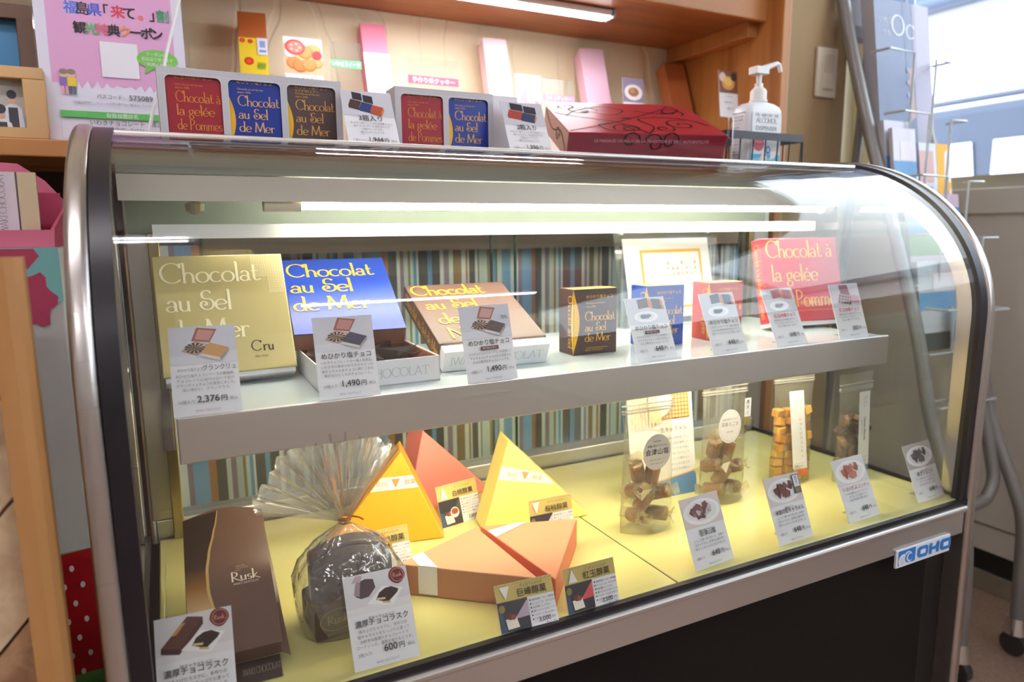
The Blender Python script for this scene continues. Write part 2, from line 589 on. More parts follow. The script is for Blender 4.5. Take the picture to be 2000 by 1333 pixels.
structure(MB().box((FX1 - .012, FY0, SILL - .070), (FX1 + .10, FY1, SILL), WAINS).build('trim_1', bevel=.003))
structure(MB().box((FX1 - .004, FY0, 0), (FX1 + .012, 1.3, .055), M('skirting', '#8b8072', .6)).build('baseboard_right', bevel=.002))
structure(MB().box((FX1 - .003, FY0, .195), (FX1 + .002, 1.3, .200), M('panel_groove', '#7e776c', .7)).build('trim_2'))
wn = MB()
for y in (-2.40, -.60, 1.48):
    wn.box((FX1 + .05, y, SILL), (FX1 + .10, y + .05, 2.30), ALU)
for z in (SILL, 2.26):
    wn.box((FX1 + .05, -2.40, z), (FX1 + .10, 1.53, z + .04), ALU)
wn.box((FX1 + .072, -2.40, SILL), (FX1 + .078, 1.53, 2.30), glass('window_pane', '#fbfdff', .04))
structure(wn.build('window_1'))
structure(MB().box((1.345, 1.295, 0), (1.632, FY1, CEIL), SHADEW).build('wall_niche'))

# outdoors, seen blurred through the window
t = thing('neighbouring_house', 'pale house wall under a blue grey eave outside the window', 'building', (10.5, 6.0, 0))
MB().box((10.0, -8, 0), (11, 16, 4.35), M('house_plaster', '#efeaec', .8)).build('wall', t, True)
MB().prism([(9.3, -8, 3.85), (9.3, -8, 4.10), (11.6, -8, 5.4), (11.6, -8, 4.3)], (0, 24, 0), M('house_roof', '#58667e', .6)).build('roof', t, True)
MB().tube([(9.25, -8, 3.9), (9.25, 16, 3.9)], .07, M('gutter', '#4f5d76', .4)).build('gutter', t, True)
structure(MB().box((2.25, -10, -.2), (14, 18, -.02), M('asphalt', '#b7b5b3', .9)).build('ground'))
car = thing('car', 'grey blue van parked outside the window, behind the brochure rack', 'car', (5.2, 2.2, -.02))
CARP = M('car_paint', '#414b60', .4, .0)
CARG = M('car_glass', '#c3cad8', .12, .9)
cy0 = .15
prof = [(0, .35), (0, 1.05), (.25, 1.12), (.75, 1.62), (1.0, 1.745), (3.6, 1.745), (3.85, 1.66), (3.95, 1.0), (3.95, .35)]
MB().prism([(4.3, cy0 + y, z) for y, z in prof], (1.7, 0, 0), CARP).build('body', car, True, bevel=.05)
for (y0, y1) in ((1.15, 1.80), (1.88, 2.40), (2.46, 3.75)):
    MB().prism([(4.285, y0, 1.08), (4.285, y1, 1.08), (4.285, y1, 1.53), (4.285, y0 + .06, 1.53)], (.03, 0, 0), CARG).build('side_window', car, True)
MB().prism([(4.4, cy0 + .22, 1.14), (5.9, cy0 + .22, 1.14), (5.9, cy0 + .72, 1.62), (4.4, cy0 + .72, 1.62)], (0, -.02, .015), CARG).build('windscreen', car, True)
for (x, y) in ((4.3, .95), (4.3, 3.25), (5.85, .95), (5.85, 3.25)):
    MB().tube([(x, y, .32), (x + .18, y, .32)], .32, BLACKRUB, 20).build('wheel', car, True)
MB().tube([(4.36, 1.2, 1.785), (4.36, 3.8, 1.785)], .018, M('roof_rail', '#4c566a', .4)).build('roof_rail', car, True)

# ceiling lamps of the shop
for i, (x0, x1, y, lab) in enumerate(((-1.15, .10, .30, 'long white fluorescent ceiling lamp nearest above the display case'),
                                      (.5, 1.7, -1.35, 'long white fluorescent ceiling lamp towards the window side'),
                                      (-1.5, -.3, -1.6, 'long white fluorescent ceiling lamp at the rear left of the shop'))):
    t = thing('ceiling_light', lab, 'lamp', ((x0 + x1) / 2, y, CEIL), group='ceiling lamps')
    MB().box((x0, y - .06, CEIL - .05), (x1, y + .06, CEIL - .0005), WHITEPAINT).build('housing', t, True, bevel=.006)
    MB().tube([(x0 + .03, y, CEIL - .075), (x1 - .03, y, CEIL - .075)], .016, CEILON, 12).build('tube', t, True)

# ------------------------------------------------------------------ wall niche: ledge, upper shelf, side panel
LZ = Z0 + .1355      # top of the ledge
NY = 1.22
ns = thing('wall_shelf', 'orange pine wall shelving with a ledge and a lit upper shelf behind the case', 'shelf', (.2, 1.4, 0))
MB().box((-1.6, NY, LZ - .025), (1.318, FY1 - .001, LZ), PINE).build('ledge', ns, True, bevel=.002)
MB().box((-1.6, 1.287, Z0 + .4845), (1.318, FY1 - .001, Z0 + .515), PINED).build('upper_shelf', ns, True, bevel=.002)
MB().box((-1.6, 1.270, Z0 + .478), (1.318, 1.287, Z0 + .56), PINE).build('shelf_front', ns, True, bevel=.002)
MB().box((1.318, NY, 0.001), (1.342, FY1 - .001, CEIL - .02), PINEV).build('side_panel', ns, True, bevel=.002)
MB().box((1.342, NY + .002, 0.001), (1.3449, FY1 - .001, CEIL - .02), M('panel_edge', '#c9a98c', .6)).build('panel_edge', ns, True)
MB().box((1.288, 1.30, Z0 + .447), (1.3179, FY1 - .002, Z0 + .4843), PINE).build('support_cleat', ns, True, bevel=.002)
MB().box((.062, NY + .018, Z0 - .037), (1.3179, NY + .034, LZ - .0255), BOARD).build('apron_board', ns, True)
MB().box((-1.6, 1.50, 0.001), (.062, 1.52, LZ - .0255), M('dark_cupboard', '#3a281a', .7)).build('back_board', ns, True)

# striped curtain under the apron
mt_st, nt, b = nodes('striped_cloth')
v = coords(nt, (1, 1, 1))
sx = N(nt, 'ShaderNodeSeparateXYZ'); nt.links.new(v, sx.inputs[0])
ma = N(nt, 'ShaderNodeMath', operation='MULTIPLY_ADD'); ma.inputs[1].default_value = 1 / .317; ma.inputs[2].default_value = 10 - .375 / .317
nt.links.new(sx.outputs[0], ma.inputs[0])
fr = N(nt, 'ShaderNodeMath', operation='FRACT'); nt.links.new(ma.outputs[0], fr.inputs[0])
seq = [(0, '#55504e'), (60, '#d9d6cf'), (85, '#8f7a86'), (120, '#c4ccc4'), (155, '#937a58'), (175, '#c3d2d2'), (195, '#6a93b5'), (222, '#d9d6cf'), (236, '#55504e'),
       (300, '#6d95b8'), (330, '#55504e'), (392, '#d9d6cf'), (420, '#96808c'), (455, '#d3d4ca'), (485, '#8d7250'), (545, '#d9d6cf'), (583, '#a8714a'), (600, '#d9d6cf'),
       (615, '#55504e'), (675, '#d9d6cf'), (695, '#8f7a86'), (712, '#c4ccc4'), (770, '#937a58'), (795, '#c9d6d3'), (812, '#6a93b5'), (835, '#5c605f'), (850, '#d9d6cf'), (885, '#7fa3c4'), (955, '#d9d6cf'),
       (1010, '#8f7a86'), (1045, '#7fa3c4')]
# two ramps (32 stops each at most)
stops = [(a / 1185, c) for a, c in seq] + [(1140 / 1185, '#b0683c')]
col = ramp(nt, fr.outputs[0], stops[:31], 'CONSTANT')
gt = N(nt, 'ShaderNodeMath', operation='GREATER_THAN'); gt.inputs[1].default_value = 1140 / 1185
nt.links.new(fr.outputs[0], gt.inputs[0])
mx = N(nt, 'ShaderNodeMix', data_type='RGBA'); nt.links.new(gt.outputs[0], mx.inputs[0])
nt.links.new(col, mx.inputs[6]); mx.inputs[7].default_value = lin('#a8714a')
nt.links.new(mx.outputs[2], b.inputs['Base Color']); b.inputs['Roughness'].default_value = .9
cv = MB()
n = 220
top = []; bot = []
for i in range(n + 1):
    x = -.05 + 1.365 * i / n
    y = NY + .042 + .006 * math.sin(x * 46) + .003 * math.sin(x * 91 + 1)
    top.append((x, y, Z0 - .02)); bot.append((x, y + .004 * math.sin(x * 30), .05))
cv.strip(bot, top, mt_st)
tag(cv.build('curtain', smooth=True, solid=.002), 'striped cloth curtain in blue, brown and white hanging behind the glass case', 'curtain')

# LED bar under the upper shelf
led = thing('led_light_bar', 'bright white LED light bar under the upper pine shelf', 'lamp', (.62, 1.38, Z0 + .4845))
MB().box((.30, 1.362, Z0 + .468), (.945, 1.398, Z0 + .4843), ALU).build('housing', led, True, bevel=.003)
MB().box((.305, 1.364, Z0 + .4665), (.940, 1.396, Z0 + .4679), LEDON).build('diffuser', led, True)
MB().box((.945, 1.360, Z0 + .465), (.952, 1.400, Z0 + .4844), M('grey_cap', '#9aa3ad', .4)).build('end_cap', led, True, bevel=.002)

# light switch on the pier
sw = thing('light_switch', 'white wall switch plate on the shade-toned wall beside the pine shelf', 'switch', (1.550, 1.295, Z0 + .387))
SWM = M('switch_ivory', '#d6cab6', .4)
MB().box((1.514, 1.285, Z0 + .326), (1.587, 1.2949, Z0 + .4475), SWM).build('plate', sw, True, bevel=.004)
MB().box((1.532, 1.2825, Z0 + .344), (1.569, 1.2855, Z0 + .430), M('switch_insert', '#c4b8a4', .4)).build('insert', sw, True, bevel=.001)
MB().box((1.533, 1.2805, Z0 + .346), (1.568, 1.2828, Z0 + .385), SWM).build('rocker', sw, True, bevel=.001)

# ------------------------------------------------------------------ display case
dc = thing('display_case', 'stainless refrigerated display case with a curved glass front and black base', 'display case', (.533, .86, 0))


def prof(off=0, n=26, ytop=.861):
    """front glass section (y, z rel. lens): straight up, then quarter ellipse; off = outward offset"""
    pts = [(.617 - off, -.4302), (.613 - off, -.24), (.612 - off, -.14)]
    a, b_ = .30 + off, .25 + off
    e = math.asin(min(1, (.912 - ytop) / a)) if ytop < .912 else 0
    for i in range(1, n + 1):
        th = (math.pi / 2 - e) * i / n
        pts.append((.912 - a * math.cos(th), -.14 + b_ * math.sin(th)))
    return pts


# curved glass 5 mm
GX0, GX1 = -.040, 1.106
po = prof(0, ytop=.840); pi_ = prof(-.005, ytop=.840)
g = MB()
for (x0, x1) in ((GX0, GX1),):
    g.strip([A(x0, y, z) for y, z in po], [A(x1, y, z) for y, z in po], GLASSF)
    g.strip([A(x1, y, z) for y, z in pi_], [A(x0, y, z) for y, z in pi_], GLASSF)
g.build('curved_glass', dc, True, smooth=True, angle=180)
# end frames
for side, xa, xb, gl0, gl1 in (('left', -.068, -.050, -.050, -.034), ('right', 1.115, 1.134, 1.098, 1.115)):
    path = [(.612, -1.03), (.612, -.50), (.612, -.14)]
    nrm = [(-1, 0), (-1, 0), (-1, 0)]
    for i in range(1, 33):
        th = math.pi / 2 * i / 32
        path.append((.912 - .30 * math.cos(th), -.14 + .25 * math.sin(th)))
        q_ = Vector((-math.cos(th) / .30, math.sin(th) / .25)).normalized(); nrm.append((q_.x, q_.y))
    path += [(1.0, .110), (1.099, .110)]; nrm += [(0, 1), (0, 1)]
    r_ = .0065; T_ = .006
    sec = [(xa, -.042), (xa, T_ - r_)] + [(xa + r_ - r_ * math.cos(R(k)), T_ - r_ + r_ * math.sin(R(k))) for k in (22, 45, 68, 90)]
    sec += [(xb - r_ + r_ * math.sin(R(k)), T_ - r_ + r_ * math.cos(R(k))) for k in (0, 22, 45, 68, 90)] + [(xb, -.042)]
    fm = MB()
    rows_ = [[A(x, y + n_[0] * o_, z + n_[1] * o_) for (y, z), n_ in zip(path, nrm)] for x, o_ in sec]
    for k in range(len(sec)):
        fm.strip(rows_[(k + 1) % len(sec)], rows_[k], STEEL)
    fm.build('end_frame', dc, True, smooth=True, angle=50)
    MB().box(A(xa, .6545, -1.03), A(xb, 1.099, -.436), STEEL).build('side_plate', dc, True, bevel=.002)
    MB().box(A(xa, 1.062, -.4355), A(xb, 1.099, .0675), STEEL).build('rear_post', dc, True, bevel=.002)
    gk = MB()
    q0 = prof(.0035, 26, .905); q1 = prof(-.010, 26, .905)
    for a_, b2 in ((q0, None),):
        gk.strip([A(gl0, *p) for p in q0], [A(gl1, *p) for p in q0], BLACKRUB)
        gk.strip([A(gl1, *p) for p in q1], [A(gl0, *p) for p in q1], BLACKRUB)
        gk.strip([A(gl0, *p) for p in q1], [A(gl0, *p) for p in q0], BLACKRUB)
        gk.strip([A(gl1, *p) for p in q0], [A(gl1, *p) for p in q1], BLACKRUB)
        gk.add([A(gl0, *q0[0]), A(gl1, *q0[0]), A(gl1, *q1[0]), A(gl0, *q1[0])], [(0, 1, 2, 3)], BLACKRUB)
    gk.build('rubber_gasket', dc, True, smooth=True)
    # side pane and its lower gasket
    xm = xa + .008
    sp = MB().prism([A(xm, *p) for p in ([(.650, -.435)] + prof(-.040, 20, .90)[1:] + [(1.061, .068), (1.061, -.435)])], (.004, 0, 0), GLASSP)
    sp.build('side_glass', dc, True)
    xi = xb if side == 'left' else xa - .006
    MB().box(A(xi, .650, -.436), A(xi + .006, 1.06, -.424), BLACKRUB).build('side_gasket', dc, True)
# top front bar + deck
MB().box(A(-.034, .838, .0985), A(1.098, .871, .1057), STEELX).build('top_bar', dc, True, bevel=.003)
MB().box(A(-.034, .8375, .0905), A(1.098, .858, .0984), M('bar_seal', '#3f4448', .4)).build('bar_seal', dc, True)
MB().box(A(-.049, .8711, .092), A(1.114, 1.098, .106), STEELX).build('top_deck', dc, True, bevel=.002)
MB().box(A(-.036, .8735, .0355), A(1.105, .875, .0640), M('canopy_cream', '#dcd5c8', .35, .25)).build('lamp_valance', dc, True)
MB().box(A(-.036, .8755, .0655), A(1.105, 1.044, .0915), M('canopy_inner', '#a3a8a0', .5)).build('canopy_roof', dc, True)
MB().box(A(-.036, 1.045, -.004), A(1.105, 1.072, .0695), M('rear_header', '#7d8a80', .5)).build('rear_header', dc, True)
tb = MB().tube([A(.155, .888, .0345), A(1.075, .888, .0345)], .0078, TUBEON, 12).build('fluorescent_tube', dc, True, smooth=True)
for x0, x1 in ((.115, .158), (1.074, 1.098)):
    MB().tube([A(x0, .888, .0345), A(x1, .888, .0345)], .0105, M('lamp_socket', '#e7dfc4', .45), 14).build('lamp_socket', dc, True, smooth=True)
MB().box(A(.100, .884, .041), A(1.10, .892, .0654), WHITEPAINT).build('tube_holder', dc, True)
MB().lathe([(.004, 0), (.010, .004), (.011, .012), (.004, .016)], M('lamp_starter', '#b9b48f', .4), A(.042, .93, .022), 12).build('starter', dc, True)
# white light tray above the upper shelf
LT = MB()
LT.box(A(-.006, .912, -.0068), A(1.092, .915, .0100), WHITEPAINT)
LT.box(A(-.006, .915, .0080), A(1.092, .962, .0100), WHITEPAINT)
LT.box(A(-.006, .962, -.0068), A(1.092, .965, .0100), WHITEPAINT)
LT.build('light_tray', dc, True)
MB().tube([A(.06, .940, .0012), A(1.05, .940, .0012)], .0055, M('lit_tray_tube', '#ffffff', .5, emit='#fff6e6', estr=9), 10).build('tray_tube', dc, True, smooth=True)
# upper shelf with steel lip
ZS = -.179
MB().box(A(.004, .733, ZS - .008), A(1.060, 1.042, ZS), M('shelf_glass', '#c6d2d4', .10)).build('shelf_plate', dc, True, bevel=.0015)
lp = MB()
lp.box(A(.001, .7285, ZS - .046), A(1.062, .7325, ZS + .0012), STEELX)
lp.box(A(.001, .7325, ZS - .046), A(1.062, .752, ZS - .0435), STEELX)
lp.build('shelf_lip', dc, True, bevel=.0012)
MB().tube([A(.10, .765, ZS - .024), A(.98, .765, ZS - .024)], .007, SHELFTUBE, 10).build('shelf_tube', dc, True, smooth=True)
MB().box(A(.08, .757, ZS - .0165), A(1.0, .775, ZS - .0085), WHITEPAINT).build('shelf_tube_holder', dc, True)
for x in (-.012, 1.064):
    MB().obox(A(x, .742, ZS - .034), (.010, 0, 0), (0, .30, 0), (0, 0, .024), STEELD).build('shelf_bracket', dc, True, bevel=.001)
    MB().box(A(x - .002, 1.043, -.430), A(x + .012, 1.056, .0), M('brass_steel', '#b5a67e', .25, 1.)).build('shelf_post', dc, True, bevel=.001)
# floor plates
for x0, x1 in ((-.033, .5345), (.5365, 1.108)):
    MB().box(A(x0, .6182, -.436), A(x1, 1.052, -.430), YELLOWPL).build('floor_plate', dc, True, bevel=.0015)
MB().box(A(-.034, .6265, -.450), A(1.109, 1.06, -.4365), STEELD).build('case_floor', dc, True)
MB().box(A(.5346, .6182, -.437), A(.5364, 1.052, -.4312), GLASSE).build('plate_seam', dc, True)
# rear: sill, pillars, sliding panes
MB().box(A(-.036, 1.057, -.436), A(1.108, 1.098, -.4035), STEELX).build('rear_sill', dc, True, bevel=.002)
for x0, x1 in ((-.040, -.006), (1.085, 1.112)):
    MB().box(A(x0, 1.057, -.403), A(x1, 1.098, .0695), STEEL).build('rear_pillar', dc, True, bevel=.002)
for x0, x1, y, in ((-.006, .552, 1.078), (.508, 1.085, 1.088)):
    sd = MB().box(A(x0, y, -.403), A(x1, y + .004, -.004), GLASSP).build('sliding_pane', dc, True)
    for xe in (x0, x1 - .003):
        MB().box(A(xe, y - .0005, -.403), A(xe + .003, y + .0045, -.004), GLASSE).build('pane_edge', sd, True)
# lower front
rl = MB()
rl.box(A(-.050, .6105, -.4395), A(1.115, .6180, -.4303), BLACKRUB)
rl.build('lower_gasket', dc, True)
MB().box(A(-.0495, .6055, -.4490), A(1.112, .640, -.4396), STEELX).build('rail_lip', dc, True, bevel=.003)
MB().box(A(-.0495, .6105, -.4865), A(1.110, .640, -.4491), STEELX).build('front_rail', dc, True, bevel=.002)
MB().box(A(-.0495, .632, -.985), A(1.055, .652, -.489), BLACKPANEL).build('base_panel', dc, True)
MB().box(A(1.0555, .640, -.985), A(1.114, .652, -.489), M('black_side', '#0c0b0b', .5)).build('side_strip', dc, True)
MB().box(A(-.048, .66, -1.0), A(1.113, 1.095, -.452), BLACKPANEL).build('cabinet_body', dc, True)
for x in (-.02, 1.07):
    for y in (.70, 1.05):
        MB().lathe([(.022, 0), (.022, .01), (.012, .014), (.012, .05)], STEELD, (x, y, 0), 14).build('foot', dc, True)
# maker's badge
bd = MB().box(A(.9410, .6065, -.5055), A(1.0710, .6103, -.4775), M('badge_white', '#e9eef4', .3)).build('brand_badge', dc, True, bevel=.0008)
p = Pr(A(.9410, .6065, -.5055), (1, 0, 0), (0, 0, 1), .0003)
BL = K('#2f7fd0'); W_ = K('#e9eef4')
p.rect(.004, .004, .040, .0225, BL)
for cx, cy, r_, mt in ((.0150, .0105, .0105, W_), (.0150, .0105, .0075, K('#cfd9e4')), (.0262, .013, .0105, W_), (.0275, .013, .0085, BL), (.0300, .013, .0072, W_), (.0315, .013, .0055, BL)):
    p.ell(cx, cy, r_, r_ * .95, mt)
p.poly([(.004, .0265), (.004, .0205), (.012, .0265)], BL)
for i, ch in enumerate('OHO'):
    x = .049 + i * .028
    if ch == 'O':
        p.poly([(x + .004, .006), (x + .022, .006), (x + .025, .010), (x + .025, .021), (x + .021, .024), (x + .004, .024), (x, .021), (x, .010)], BL)
        p.rect(x + .0065, .0115, .012, .007, W_)
    else:
        p.rect(x + .0005, .006, .006, .018, BL); p.rect(x + .018, .006, .006, .018, BL); p.rect(x + .0005, .0125, .022, .005, BL)
p.build('badge_print', bd, True)

# ------------------------------------------------------------------ printed price cards
INK = K('#3a3638'); INKL = K('#77727a'); PINKI = K('#c8506e'); BRIC = K('#6b3a36'); GOLDC = K('#c9b469')
ZSH = Z0 - .179
ZFL = Z0 - .430
CACAO = K('#4a2f28', .35)


def pic_openbox(p, x, y, w, h, lidc, closed):
    """photo: open square box with a fan of chocolates, lid and a closed box beside it"""
    p.rect(x, y, w, h, K('#cfced6'))
    p.poly([(x, y), (x + w, y), (x + w, y + h * .3), (x, y + h * .22)], K('#d9d8de'))
    q = lambda pts, c: p.poly([(x + a * w, y + b * h) for a, b in pts], K(c))
    q([(.33, .62), (.42, .97), (.72, .90), (.60, .55)], '#9c5f57'); q([(.38, .66), (.45, .92), (.68, .86), (.59, .60)], lidc)
    q([(.18, .36), (.37, .60), (.58, .50), (.40, .22)], '#b98a72'); q([(.20, .37), (.37, .57), (.55, .49), (.39, .25)], '#e2c6ac')
    cx, cy = .375, .42
    for k in range(12):
        a0 = R(k * 30); a1 = R(k * 30 + 17)
        q([(cx, cy), (cx + .15 * math.cos(a0), cy + .14 * math.sin(a0)), (cx + .15 * math.cos(a1), cy + .14 * math.sin(a1))], '#3b2620')
    q([(.52, .40), (.60, .54), (.88, .38), (.80, .20), (.74, .12), (.46, .27)], closed)
    q([(.46, .27), (.74, .12), (.74, .04), (.45, .19)], '#d8d2cb'); q([(.74, .12), (.74, .04), (.88, .28), (.88, .38)], '#a79e9a')


def pic_packs(p, x, y, w, h, c1, c2, plate='#5a5560'):
    p.rect(x, y, w, h, K('#cfcfd4'))
    q = lambda pts, c: p.poly([(x + a * w, y + b * h) for a, b in pts], K(c))
    q([(.30, .58), (.30, .92), (.56, .98), (.56, .62)], c1); q([(.56, .62), (.56, .98), (.66, .90), (.66, .56)], '#c9854a')
    q([(.66, .56), (.66, .94), (.88, .90), (.88, .52)], c2); q([(.88, .52), (.88, .90), (.94, .84), (.94, .50)], '#c9854a')
    p.ell(x + .44 * w, y + .28 * h, .30 * w, .20 * h, K('#f0efee')); p.ell(x + .44 * w, y + .29 * h, .22 * w, .14 * h, K('#dedde0'))
    for k in range(6):
        p.ell(x + (.36 + .05 * (k % 4)) * w, y + (.26 + .05 * (k // 3)) * h, .06 * w, .055 * h, K(plate))


def pic_grid(p, x, y, w, h):
    p.rect(x, y, w, h, K('#d6d0d4'))
    q = lambda pts, c: p.poly([(x + a * w, y + b * h) for a, b in pts], K(c))
    q([(.35, .5), (.32, .95), (.62, .95), (.66, .48)], '#8f4a4c')
    q([(.18, .18), (.30, .60), (.72, .44), (.62, .06)], '#d9b7b0')
    for i in range(5):
        for j in range(3):
            a, b = .21 + .085 * i + .03 * j, .22 + .12 * j - .03 * i
            q([(a, b), (a + .02, b + .085), (a + .085, b + .06), (a + .065, b - .02)], '#4a3034')
    q([(.62, .20), (.68, .50), (.96, .42), (.92, .12)], '#c98a95')


def pic_plate(p, x, y, w, h, cols, bg='#d9d3cd'):
    p.rect(x, y, w, h, K(bg))
    p.ell(x + .5 * w, y + .46 * h, .47 * w, .42 * h, K('#f1efed')); p.ell(x + .5 * w, y + .48 * h, .38 * w, .33 * h, K('#e4e1df'))
    rnd = random.Random(len(cols) * 13 + 5)
    for k in range(17):
        a = rnd.random() * 6.28; r_ = rnd.random() ** .6 * .24
        cx, cy = x + (.5 + r_ * math.cos(a)) * w, y + (.52 + r_ * math.sin(a)) * h
        s_ = .085 * w
        an = rnd.random() * 6.28
        p.poly([(cx + s_ * math.cos(an + t) * (1 if i % 2 else .75), cy + s_ * math.sin(an + t)) for i, t in enumerate((0, 1.4, 2.9, 4.6))], K(cols[k % len(cols)]))


def seal(p, cx, cy, r_):
    p.poly([(cx + r_ * (1 + .07 * math.sin(a * .9) * (1 if i % 2 else -1)) * math.cos(R(a)), cy + r_ * (1 + .06 * math.cos(a)) * math.sin(R(a))) for i, a in enumerate(range(0, 360, 18))], K('#6d2226'))
    for k in range(24):
        a0, a1 = R(k * 15), R(k * 15 + 15)
        p.poly([(cx + .84 * r_ * math.cos(a0), cy + .84 * r_ * math.sin(a0)), (cx + .84 * r_ * math.cos(a1), cy + .84 * r_ * math.sin(a1)), (cx + .76 * r_ * math.cos(a1), cy + .76 * r_ * math.sin(a1)), (cx + .76 * r_ * math.cos(a0), cy + .76 * r_ * math.sin(a0))], K('#c98a6a'))
    p.disp('Rusk', cx, cy - r_ * .22, r_ * .5, K('#d8a58c'), 'C', .12, .06)


def pic_rusk(p, x, y, w, h, bag=False):
    p.rect(x, y, w, h, K('#dad7d8'))
    q = lambda pts, c: p.poly([(x + a * w, y + b * h) for a, b in pts], K(c))
    q([(0, 0), (1, 0), (1, .22), (0, .16)], '#e6e3e2')
    if bag:
        q([(.16, .46), (.20, .80), (.34, .86), (.46, .82), (.48, .60), (.36, .40), (.24, .38)], '#4b3a42')
        q([(.12, .80), (.20, .98), (.30, .96), (.26, .80)], '#b9a3ad'); q([(.14, .5), (.18, .78), (.26, .8), (.22, .44)], '#9c8791')
    else:
        q([(.07, .22), (.07, .34), (.42, .95), (.62, .88), (.62, .72), (.30, .14)], '#4a2a26'); q([(.07, .34), (.42, .95), (.62, .88), (.30, .27)], '#5d3530')
        q([(.20, .57), (.33, .80), (.40, .83), (.27, .58)], '#c98d4c'); q([(.07, .22), (.07, .34), (.30, .27), (.30, .14)], '#3a201d')
    q([(.32, .22), (.58, .60), (.90, .46), (.70, .06)], '#f1efec')
    q([(.46, .28), (.52, .44), (.62, .53), (.72, .54), (.83, .44), (.80, .36), (.64, .16)], '#33221f'); q([(.47, .27), (.60, .25), (.61, .30), (.48, .32)], '#d9c38c')
    q([(.55, .17), (.67, .13), (.68, .18), (.56, .21)], '#cdb878')
    seal(p, x + .84 * w, y + .80 * h, .125 * w)


BODY = {
    'gc': ['めひかり塩チョコシリーズの最高峰。', 'チョコレートにはヴァローナ社の', 'グランクリュチョコを使用しました。', '深い味わい、グランクラス。'],
    'std': ['いわきチョコレートの一番人気商品。', 'いわき市の魚めひかりをかたどった', '塩キャラメルをチョコに閉じこめた', '贅沢なひとくちのチョコレート。'],
    'bit': ['カカオ七〇％のビターチョコを使用して', 'キャラメルとチョコの甘さを控えた', '大人の贅沢なチョコレートです。'],
    'app': ['福島県産の紅玉林檎を使いました。', 'りんごのゼリーをチョコレートで', '包んだ甘酸っぱい一品です。'],
    'rusk': ['焼き上げたラスクに、手作りの', '塩キャラメルをたっぷりと塗って', '大好きな自慢のチョコレートで', 'コーティング。濃厚な幸せをどうぞ。'],
    'car': ['じっくり煮つめて炊いた、米飴の', '生キャラメル。会津の山塩を使い', '懐かしいおいしさに仕上げました。'],
    'bis': ['トマトを練り込んだビスコッティ。', 'さくさくとした歯ざわりと', 'ほのかな甘みが楽しめます。'],
    'set': ['めひかり塩チョコと紅玉林檎チョコ', '塩チョコビターを詰め合わせた', '小箱のセットです。', '贈りものにもどうぞ。'],
}


def price_card(label, x, y, z, yaw, tilt, pic, head, body, qty, price, headcol=INK, sub=None, badge=None, W=.070, H=.0915, scale=(1, 1), group='price cards', holder=True, note=None, top=None, hs=.0072):
    """small printed card on a clear stand; local x right, y up the card, z towards the customer"""
    W *= scale[0]; H *= scale[1]
    t = thing('price_card', label, 'price card', (x, y, z), (R(tilt), 0, R(yaw)), group)
    MB().box((0, 0, -.0007), (W, H, 0), PAPER).build('card', t)
    ph = .43 * H
    p = Pr()
    pic(p, 0, H - ph, W, ph)
    p.build('photo', t)
    p = Pr(lift=.0016)
    yy = H - ph - .0075
    if top:
        p.text(top, W / 2, yy + .0012, .0034, INK, 'C', W * .8); yy -= .0042
    if sub:
        p.text(sub, W * .10, yy + .0005, .0036, INKL, 'L', W * .36)
        p.text(head, W * .46, yy, hs, headcol, 'L', W * .50)
    else:
        p.text(head, W / 2, yy, hs, headcol, 'C', W * .82, bold=.00012)
    if badge:
        yy -= .0058
        p.rect(W * .32, yy - .0008, W * .36, .0045, BRIC); p.text(badge, W / 2, yy + .0004, .0030, PAPER, 'C', W * .32)
    yy -= .0058
    for l in body:
        p.text(l, W / 2, yy, .0036, INKL if price else INK, 'C', W * .86); yy -= .0048
    yp = H * .135
    p.text(qty, W * .08, yp, .0040, INKL, 'L', W * .25)
    p.text(price, W * .67, yp, .0094, INK, 'R', W * .34, bold=.00022)
    p.text('円', W * .70, yp + .0002, .0066, INK, 'L', bold=.00012)
    p.text('税込', W * .83, yp + .0004, .0038, INKL, 'L')
    p.disp('IWAKI CHOCOLAT', W * .5, H * .035, .0022, PINKI if sub else INKL, 'C', .10, .05)
    if note:
        p.text(note, W * .86, H - ph * .45, .0058, INK, 'C')
    p.build('lettering', t)
    if holder:
        h = MB()
        h.box((W * .08, -.0002, -.0030), (W * .92, H * .45, -.0012), ACRYL)
        ct, st = math.cos(R(tilt)), math.sin(R(tilt))
        # foot: flat on the shelf, running backwards
        bx = lambda d, up: (0, d * ct + up * st, -d * st + up * ct)
        o = Vector((W * .08, *bx(.001, 0.0003)[1:])); e = Vector((0, *bx(.030, 0)[1:]))
        o.x = W * .36; h.obox(o, (W * .28, 0, 0), e, Vector((0, *bx(0, .0012)[1:])), ACRYL)
        h.build('clear_stand', t)
    return t


OB = lambda lid, cl: (lambda p, x, y, w, h: pic_openbox(p, x, y, w, h, lid, cl))
PK = lambda a, b_, c='#5a5560': (lambda p, x, y, w, h: pic_packs(p, x, y, w, h, a, b_, c))
PL = lambda cols, bg='#d9d3cd': (lambda p, x, y, w, h: pic_plate(p, x, y, w, h, cols, bg))

